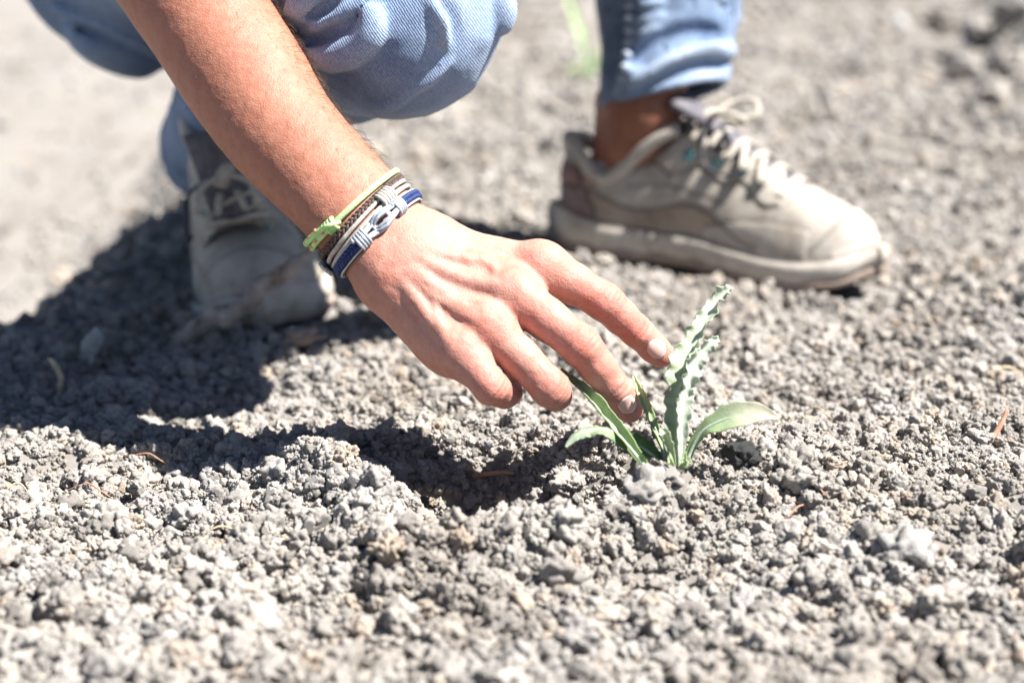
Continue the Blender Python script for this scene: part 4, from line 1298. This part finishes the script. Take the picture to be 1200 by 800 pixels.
def leaf(parent, spine, width, facing, chan=0.3, ruf=0.0, rufn=8, lobe=0.0, lobn=9, c0=GREEN, c1=SILVER, twist=0.0, rib=True, seed=0, droop=0.0, name='leaf', tipcol=None):
    nu, nv = 96, 17
    S = resample(spine, nu); T = nrm(np.gradient(S, axis=0))
    w = np.interp(np.linspace(0, 1, nu), np.linspace(0, 1, len(width)), width)
    w = np.convolve(np.pad(w, 3, 'edge'), np.ones(7) / 7, 'valid')
    f = np.broadcast_to(np.asarray(facing, float), (nu, 3))
    N = nrm(f - T * np.sum(f * T, 1, keepdims=True)); B = np.cross(T, N)
    tw = twist * np.linspace(0, 1, nu)
    N, B = N * np.cos(tw)[:, None] + B * np.sin(tw)[:, None], B * np.cos(tw)[:, None] - N * np.sin(tw)[:, None]
    r = np.random.default_rng(seed)
    V, C = [], []
    vv = np.linspace(-1, 1, nv)
    ph = r.uniform(0, 6.28, 2)
    uu_ = np.linspace(0, 1, nu)
    nl = [vnoise(np.column_stack([uu_ * 9 + seed * 3.1, np.full(nu, q * 5.0), np.full(nu, 0.3)]), 1.6, seed) for q in (0, 1)]
    nr = [vnoise(np.column_stack([uu_ * rufn * 1.9, np.full(nu, q * 7.0), np.full(nu, seed * 1.3)]), 1.0, seed + 5) for q in (0, 1)]
    for i in range(nu):
        u = i / (nu - 1)
        for v in vv:
            s = 0 if v < 0 else 1
            lb = 1 + lobe * (0.9 * nl[s][i] + math.sin(lobn * 6.283 * u + ph[s]) * 0.6 + 0.5 * math.sin(lobn * 13.1 * u + ph[1 - s] * 2)) * abs(v) ** 1.5 * min(1, u * 2.5)
            rf = ruf * w[i] * (0.45 * math.sin(rufn * 6.283 * u + ph[s] * 1.7 + 2.2 * math.sin(u * 11 + seed)) + 1.1 * nr[s][i]) * abs(v) ** 1.6 * min(1, (u * 2.2) ** 1.5)
            V.append(S[i] + B[i] * w[i] * v * lb * (1 - 0.25 * chan * abs(v)) + N[i] * (chan * w[i] * abs(v) ** 1.6 + rf))
            c = c0 * (1 - u) + c1 * u
            c = c * (1 - 0.12 * abs(v)) + 0.10 * (1 - abs(v)) ** 3
            if tipcol is not None: c = c * (1 - max(0, (u - 0.6) / 0.4)) + tipcol * max(0, (u - 0.6) / 0.4)
            C.append(c)
    V = np.array(V)
    V = V + 0.0004 * np.column_stack([vnoise(V, 140, seed + k) for k in range(3)])
    F = np.array([(i * nv + j, i * nv + j + 1, (i + 1) * nv + j + 1, (i + 1) * nv + j) for i in range(nu - 1) for j in range(nv - 1)])
    o = mesh_obj(name, V, F, M['leaf'], parent, cols={'paint': np.array(C)})
    sm = o.modifiers.new('thickness', 'SOLIDIFY'); sm.thickness = 0.0005; sm.offset = 0
    if rib:
        k = int(nu * 0.82)
        v, f2 = tube(S[:k] - N[:k] * 0.0003, np.linspace(0.0015, 0.0004, k) * min(1.0, max(w) / 0.008 + 0.4), 7)
        mesh_obj('midrib', v, f2, M['rib'], o)
    return o
PB = G(790, 543); pd = px(PB)[2]
seed_ = empty('seedling', PB); tag(seed_, 'small silvery green seedling with crinkled leaves under the fingertips', 'seedling')
CAMDIR = -FWD
def Lp(*pts): return [W(u, v, pd + d) for u, v, d in pts]
px_m = pd / FPX
# tall crinkled silvery leaf, seen partly edge-on, and its lower twin
leaf(seed_, Lp((793, 549, 0), (794, 510, 0.0), (796, 470, 0.004), (805, 425, 0.010), (824, 384, 0.018), (842, 352, 0.024), (858, 337, 0.026)),
     np.array([3.5, 5, 12, 17, 17, 14, 12, 10, 9, 4]) * px_m, CAMDIR * 0.7 - RIGHT * 0.75, 0.75, 0.46, 11, 0.30, 11, PALE * 0.8 + SILVER * 0.2, SILVER, 0.25, True, 1)
leaf(seed_, Lp((797, 549, -0.004), (797, 515, -0.004), (799, 478, -0.004), (806, 445, -0.004), (817, 420, -0.002), (832, 402, 0.0), (842, 397, 0.002)),
     np.array([3, 6, 11, 13, 12, 10, 7, 3]) * px_m, CAMDIR * 0.9 + RIGHT * 0.5, 0.6, 0.5, 10, 0.30, 10, SILVER, SILVER * 1.08, -0.2, True, 2)
# slim pale leaf rising behind the middle finger
leaf(seed_, Lp((783, 548, 0.0), (775, 520, 0.010), (764, 492, 0.022), (752, 464, 0.036), (742, 441, 0.048)),
     np.array([3, 4.5, 6, 6, 5, 2]) * px_m, CAMDIR, 0.7, 0.3, 6, 0.15, 8, GREEN * 0.6 + PALE * 0.4, PALE * 1.05, 0.2, True, 3)
# channelled leaf leaning left behind the fingers
leaf(seed_, Lp((760, 551, -0.006), (742, 528, -0.004), (718, 498, 0.012), (692, 468, 0.028), (670, 447, 0.040), (656, 434, 0.045)),
     np.array([4, 6, 9, 9, 8, 5, 2]) * px_m, CAMDIR * 0.8 + UPV * 0.6, 1.0, 0.2, 5, 0.10, 7, GREEN * 0.5 + PALE * 0.6, PALE * 0.6 + SILVER * 0.4, 0.3, True, 4)
# low arching leaf drooping to the soil on the left
leaf(seed_, Lp((757, 548, 0.0), (738, 522, 0.003), (716, 505, 0.004), (694, 503, 0.004), (676, 510, 0.002), (663, 523, 0.0)),
     np.array([3, 8, 13, 13, 10, 7, 2]) * px_m, UPV * 1.0 + CAMDIR * 0.4, -0.25, 0.2, 4, 0.1, 6, GREEN * 0.7, SILVER * 0.7 + GREEN * 0.2, 0.0, True, 5)
# broad dark young leaf and a curled one at the base
leaf(seed_, Lp((778, 549, 0.006), (766, 535, 0.008), (748, 522, 0.012), (732, 514, 0.014), (722, 510, 0.014)),
     np.array([3, 12, 17, 14, 3]) * px_m, UPV * 0.9 + CAMDIR * 0.5, 0.35, 0.25, 4, 0.22, 5, DARK * 1.5, GREEN * 0.7, 0.0, True, 6)
leaf(seed_, Lp((790, 548, -0.006), (787, 528, -0.006), (781, 512, -0.008), (777, 505, -0.012), (774, 510, -0.014)),
     np.array([2.5, 4, 6, 5, 2]) * px_m, CAMDIR, 0.4, 0.3, 3, 0.2, 4, PALE, SILVER, 0.0, False, 7)
# right leaf: bent green stalk, pale blade with a blushed tip
leaf(seed_, Lp((804, 549, 0.0), (808, 532, 0.0), (816, 514, -0.002), (827, 502, -0.004), (842, 494, -0.006), (862, 487, -0.008), (886, 484, -0.010), (913, 489, -0.012)),
     np.array([3, 4.5, 6, 7, 11, 17, 17, 13, 2]) * px_m, UPV * 0.35 + CAMDIR * 1.0, 0.30, 0.12, 3, 0.06, 4, GREEN * 0.9, PALE * 0.7 + SILVER * 0.45, 0.0, True, 8, tipcol=BLUSH)
# small sprouting stubs at the crown
for k, (u, v, u2, v2) in enumerate(((800, 549, 803, 528), (788, 549, 784, 534), (796, 549, 810, 538))):
    leaf(seed_, Lp((u, v, -0.008), ((u + u2) / 2, (v + v2) / 2, -0.010), (u2, v2, -0.010)), np.array([2, 4, 3, 1]) * px_m, CAMDIR, 0.5, 0.5, 3, 0.3, 4, PALE, PALE, 0, False, 20 + k)
# the next seedling of the row, far behind
PB2 = G(690, 96); pd2 = px(PB2)[2]
far_ = empty('seedling', PB2); tag(far_, 'slender green seedling growing far behind the trouser leg', 'seedling')
q2 = pd2 / FPX
def Lf(*pts): return [W(u, v, pd2 + d) for u, v, d in pts]
leaf(far_, Lf((691, 98, 0), (684, 55, 0), (672, 15, 0.02), (655, -30, 0.04)), np.array([3, 5, 6, 5, 2]) * q2, CAMDIR, 0.4, 0.3, 4, 0.15, 6, PALE, PALE, 0.2, True, 31)
leaf(far_, Lf((692, 98, 0), (697, 75, 0), (705, 55, 0)), np.array([3, 5, 2]) * q2, CAMDIR, 0.4, 0.3, 4, 0.15, 6, GREEN, PALE, 0.2, True, 32)
leaf(far_, Lf((689, 98, 0), (676, 82, -0.02), (664, 84, -0.03)), np.array([3, 6, 2]) * q2, CAMDIR + UPV, 0.4, 0.3, 4, 0.15, 6, GREEN, PALE, 0.2, True, 33)
# ------------------------------------------------------------------ stick, stones, twigs, loose clods
M['bark'] = simple_mat('weathered_bark', (0.09, 0.065, 0.05), (0.48, 0.40, 0.34), 55, 0.9, 0.002, 200)
M['stone_pale'] = simple_mat('pale_stone', (0.48, 0.48, 0.46), (0.64, 0.63, 0.60), 90, 0.85, 0.001)
M['stone_tan'] = simple_mat('tan_flake', (0.42, 0.29, 0.22), (0.56, 0.42, 0.34), 120, 0.85, 0.001)
M['straw'] = simple_mat('dry_straw', (0.38, 0.29, 0.18), (0.55, 0.45, 0.30), 200, 0.8, 0.0004)
M['red_twig'] = simple_mat('reddish_twig', (0.30, 0.15, 0.09), (0.45, 0.26, 0.17), 200, 0.8, 0.0004)
M['dark_clod'] = simple_mat('damp_soil', (0.05, 0.052, 0.05), (0.10, 0.10, 0.095), 300, 0.95, 0.0015, 1200)
def rod(name, pts, rad, mat, label, cat, n=26, nz=0.0, seed=0, parent=None, facets=12):
    S = resample(pts, n); k = np.linspace(0, 1, n)
    r = np.interp(k, np.linspace(0, 1, len(rad)), rad)
    S = S + nz * np.column_stack([vnoise(S, 55, seed + q) for q in range(3)])
    V, F = tube(S, r, facets)
    V = V + 0.22 * np.repeat(r, facets)[:, None] * np.column_stack([fbm(V, 120, 3, seed + 7 + q) for q in range(3)])
    o = mesh_obj(name, V, F, mat, parent)
    if label: tag(o, label, cat)
    return o
g0 = G(205, 408)
d0 = px(g0)[2]
stick = rod('stick', [g0 + np.array([0, 0, 0.002]), W(250, 372, d0 - 0.005), W(285, 352, d0 - 0.008), W(318, 328, d0 - 0.008), W(345, 312, d0 - 0.006), W(364, 299, d0 - 0.004)],
            [0.0085, 0.0070, 0.0086, 0.0062, 0.0078, 0.0056, 0.0062, 0.0040, 0.0022], M['bark'], 'grey brown weathered stick leaning against the raised shoe', 'stick', 60, 0.0055, 3, None, 14)
kn = rod('twig_stub', [W(318, 330, d0 - 0.008), W(322, 318, d0 - 0.012), W(326, 311, d0 - 0.012)], [0.0034, 0.0024, 0.001], M['bark'], None, None, 8, 0, 5, stick)
def stone(name, u, v, size, mat, label, seed, sink=0.3, rot=(0, 0, 0), cat='stone', sub=4):
    p = G(u, v)
    me_ = clod_mesh(name, seed, sub, 8 if cat != 'clod' else 46, 0.06 if cat != 'clod' else (0.10 if mat is M['dark_clod'] else 0.22), mat)
    o = link(bpy.data.objects.new(name, me_))
    o.location = (p[0], p[1], H(p[None, :2])[0] + size[2] * (1 - sink)); o.scale = size; o.rotation_euler = rot
    tag(o, label, cat)
    return o
stone('stone', 108, 438, (0.010, 0.008, 0.020), M['stone_pale'], 'upright pale grey stone chip in the shaded soil', 301, 0.0, (0.1, 0.2, 0.4))
stone('stone', 352, 420, (0.024, 0.014, 0.007), M['stone_tan'], 'flat tan stone flake lying in the shade before the shoe', 302, -1.0, (0.12, -0.1, 0.1))
stone('stone', 1055, 36, (0.022, 0.02, 0.016), M['stone_pale'], 'pale stone lying far behind on the bed', 303, 0.2, (0.3, 0.2, 0.4))
stone('stone', 573, 537, (0.0045, 0.003, 0.006), M['stone_pale'], 'small smooth grey pebble in the planting hole', 304, -0.4, (0.3, 0.5, 0.2))
stone('soil_clod', 868, 547, (0.0125, 0.012, 0.0105), M['dark_clod'], 'dark damp clod of soil right of the seedling', 305, 0.35, (0.5, 0.1, 0.4), 'clod', 5)
stone('soil_clod', 668, 586, (0.015, 0.0135, 0.012), M['crumb'], 'big crumbly pale clod on the rim of the planting hole', 306, 0.55, (0.2, 0.7, 0.4), 'clod', 5)
stone('soil_clod', 594, 546, (0.0085, 0.008, 0.008), M['crumb'], 'sunlit clod inside the shaded planting hole', 307, -0.1, (0.5, 0.7, 0.1), 'clod', 5)
# big lumps added on the next bed, far behind, for the shadows they cast
for k, (u, v, s_) in enumerate(((1105, 36, 0.035), (1150, 62, 0.045), (1182, 96, 0.04), (1130, 92, 0.03), (1190, 30, 0.05), (1165, 128, 0.03))):
    stone('soil_clod', u, v, (s_, s_ * 0.9, s_ * 0.7), M['crumb'], 'big added lump of soil on the bank far behind the shoe', 330 + k, 0.3, (0.3 * k, 0.5, k), 'clod', 4)['group'] = 'added lumps on the far bank'
# straw and twigs
g = G(70, 462); rod('straw', [g, g + np.array([0.001, 0, 0.012]), g + np.array([-0.004, 0, 0.022]), g + np.array([-0.007, 0.001, 0.024])], [0.002, 0.002, 0.0018, 0.001], M['straw'], 'bent dry straw stub in the shaded soil', 'straw', 14, 0.001, 2)
g = G(1170, 520); rod('twig', [g + np.array([-0.004, -0.004, 0.004]), g + np.array([0.0, 0, 0.010]), g + np.array([0.005, 0.004, 0.019])], [0.0014, 0.0017, 0.0012], M['red_twig'], 'short reddish twig sticking out of the sunlit soil', 'twig', 12, 0.001, 4)
g1 = G(1150, 441); g2 = G(1199, 446); rod('straw', [g1 + [0, 0, 0.006], (g1 + g2) / 2 + [0, 0, 0.010], g2 + [0, 0, 0.005]], [0.0009, 0.001, 0.0007], M['straw'], 'thin dry stalk lying on the sunlit soil', 'straw', 14, 0.002, 6)
g1 = G(553, 570); g2 = G(603, 566)
tw = rod('twig', [g1 + [0, 0, 0.007], (g1 + g2) / 2 + [0, 0, 0.008], g2 + [0, 0, 0.006]], [0.0013, 0.0014, 0.001], M['red_twig'], 'forked brown twig lying in the planting hole', 'twig', 14, 0.001, 8)
rod('fork', [g1 + [0.004, 0, 0.0075], g1 + [-0.002, 0, 0.013]], [0.001, 0.0006], M['red_twig'], None, None, 6, 0, 3, tw)
# fine dry root fibres lying about
frng = np.random.default_rng(77)
for k in range(14):
    g = G(frng.uniform(20, 1180), frng.uniform(430, 760)); a_ = frng.uniform(0, 3.14); L2 = frng.uniform(0.006, 0.016)
    dx = np.array([math.cos(a_), math.sin(a_), 0]) * L2
    tag(rod('root_fibre', [g - dx + [0, 0, 0.004], g + [0, 0, 0.009], g + dx + [0, 0, 0.005]], [0.0004, 0.0006, 0.0003], M['straw' if k % 3 else 'red_twig'], None, None, 10, 0.003, 80 + k, None, 6),
        'thin dry root fibre lying loose on the soil crumbs', 'root', 'root fibres on the bed')
# larger clods one by one
hrng = np.random.default_rng(21)
shapes = [clod_mesh('soil_clod', 400 + k, 5 if k < 5 else 4, 34 + 5 * k, 0.22) for k in range(8)]
spots = []
while len(spots) < 230:
    v = 430 + 370 * hrng.random() ** 0.8 if hrng.random() < 0.8 else hrng.uniform(300, 430)
    u = hrng.uniform(-20, 1220)
    p = G(u, v)
    if not clear_of_feet(p[None, :2])[0]: continue
    if abs(u - 790) < 60 and 520 < v < 580: continue
    if np.hypot((p[0] - HOLE[0]) / 0.08, (p[1] - HOLE[1]) / 0.068) < 0.9 and hrng.random() < 0.8: continue
    if any(np.hypot(*(p[:2] - q[:2])) < 0.012 for q in spots): continue
    spots.append(p)
for k, p in enumerate(spots):
    s = hrng.uniform(0.0052, 0.0085) * (1 + 0.5 * (hrng.random() < 0.15)) * (1.12 if p[1] < 1.0 else 1.0)
    o = link(bpy.data.objects.new('soil_clod', shapes[k % 8]))
    o.location = (p[0], p[1], H(p[None, :2])[0] + s * 0.45)
    o.scale = (s * hrng.uniform(0.85, 1.25), s * hrng.uniform(0.85, 1.2), s * hrng.uniform(0.75, 1.05))
    o.rotation_euler = tuple(hrng.uniform(0, 6.28, 3))
    rh = np.hypot((p[0] - HOLE[0]) / 0.072, (p[1] - HOLE[1]) / 0.062)
    where = ('inside the planting hole' if rh < 0.8 else 'on the rim of the planting hole' if rh < 1.6 else
             'beside the base of the seedling' if np.hypot(p[0] - PB[0], p[1] - PB[1]) < 0.07 else
             'beside the flat cream shoe' if np.hypot(p[0] - 0.15, p[1] - 1.68) < 0.16 else
             'near the weathered stick and raised shoe' if np.hypot(p[0] + 0.18, p[1] - 1.36) < 0.13 else
             'in the open soil right of the seedling' if p[0] > PB[0] + 0.05 else 'in the open soil before the planting hole')
    tag(o, 'larger pale grey crumbly clod ' + where, 'clod', 'larger clods ' + where)
# ------------------------------------------------------------------ loose crumbs over the bed (uncountable): one instanced object
layers = [
    scatter(0.72, 1.55, 60000, 0.0017, 0.0034, 0.16, 1.2, 0.1, 0.9),
    scatter(0.72, 1.60, 19000, 0.0032, 0.0066, 0.16, 1.6, 0.15, 1.2),
    scatter(0.72, 1.70, 1300, 0.0066, 0.0100, 0.18, 1.9, 0.3, 0.5),
    scatter(1.50, 2.60, 15000, 0.0028, 0.0065, 0.20, 1.6, 0.2, 0.7),
    scatter(1.55, 3.00, 700, 0.0065, 0.0120, 0.25, 1.7, 0.2, 0.5),
    scatter(2.50, 5.00, 2600, 0.0040, 0.0095, 0.40, 1.8, 0.2, 0.6),
]
_hp = np.column_stack([HOLE[0] + rng.normal(0, 0.04, 2600), HOLE[1] + rng.normal(0, 0.032, 2600)])
layers.append((_hp, rng.uniform(0.0018, 0.0062, 2600) * rng.uniform(0.6, 1.0, 2600), 0.1, 0.8))
cp, cs, cz = [], [], []
for p, s, sink, jit in layers:
    ok = clear_of_feet(p); p, s = p[ok], s[ok]
    # patchiness: crumb size varies over the bed
    P3 = np.column_stack([p, np.zeros(len(p))])
    s = s * (1 + 0.35 * vnoise(P3, 12, 31))
    # coarser towards the front, as in the photograph's foreground
    s = s * (1 + 0.25 * sstep(1.05, 0.8, p[:, 1]))
    z = H(p) + s * (0.5 - sink) + s * jit * rng.uniform(-0.6, 0.6, len(p))
    cp.append(p); cs.append(s); cz.append(z)
cp = np.vstack(cp); cs = np.concatenate(cs); cz = np.concatenate(cz)
me = bpy.data.meshes.new('soil_crumbs')
me.vertices.add(len(cp)); me.vertices.foreach_set('co', np.column_stack([cp, cz]).astype(np.float32).ravel())
a = me.attributes.new('size', 'FLOAT', 'POINT'); a.data.foreach_set('value', cs.astype(np.float32))
a = me.attributes.new('turn', 'FLOAT_VECTOR', 'POINT'); a.data.foreach_set('vector', rng.uniform(0, 6.283, (len(cp), 3)).astype(np.float32).ravel())
a = me.attributes.new('shape', 'INT', 'POINT'); a.data.foreach_set('value', rng.integers(0, NVAR, len(cp)).astype(np.int32))
me.materials.append(M['crumb'])
crumbs = link(bpy.data.objects.new('soil_crumbs', me))
tag(crumbs, 'loose pale grey soil crumbs covering the planting bed', 'soil', kind='stuff')
ng = bpy.data.node_groups.new('scatter_crumbs', 'GeometryNodeTree')
ng.interface.new_socket('Geometry', in_out='INPUT', socket_type='NodeSocketGeometry')
ng.interface.new_socket('Geometry', in_out='OUTPUT', socket_type='NodeSocketGeometry')
gi = ng.nodes.new('NodeGroupInput'); go = ng.nodes.new('NodeGroupOutput')
iop = ng.nodes.new('GeometryNodeInstanceOnPoints'); iop.inputs['Pick Instance'].default_value = True
ci = ng.nodes.new('GeometryNodeCollectionInfo'); ci.inputs['Collection'].default_value = crumb_coll
ci.inputs['Separate Children'].default_value = True; ci.inputs['Reset Children'].default_value = True
def nattr(name, typ):
    n = ng.nodes.new('GeometryNodeInputNamedAttribute'); n.data_type = typ; n.inputs['Name'].default_value = name
    return n.outputs['Attribute']
ng.links.new(gi.outputs[0], iop.inputs['Points'])
ng.links.new(ci.outputs[0], iop.inputs['Instance'])
ng.links.new(nattr('shape', 'INT'), iop.inputs['Instance Index'])
ng.links.new(nattr('size', 'FLOAT'), iop.inputs['Scale'])
e2r = ng.nodes.new('FunctionNodeEulerToRotation')
ng.links.new(nattr('turn', 'FLOAT_VECTOR'), e2r.inputs[0])
ng.links.new(e2r.outputs[0], iop.inputs['Rotation'])
ng.links.new(iop.outputs[0], go.inputs[0])
md = crumbs.modifiers.new('scatter', 'NODES'); md.node_group = ng
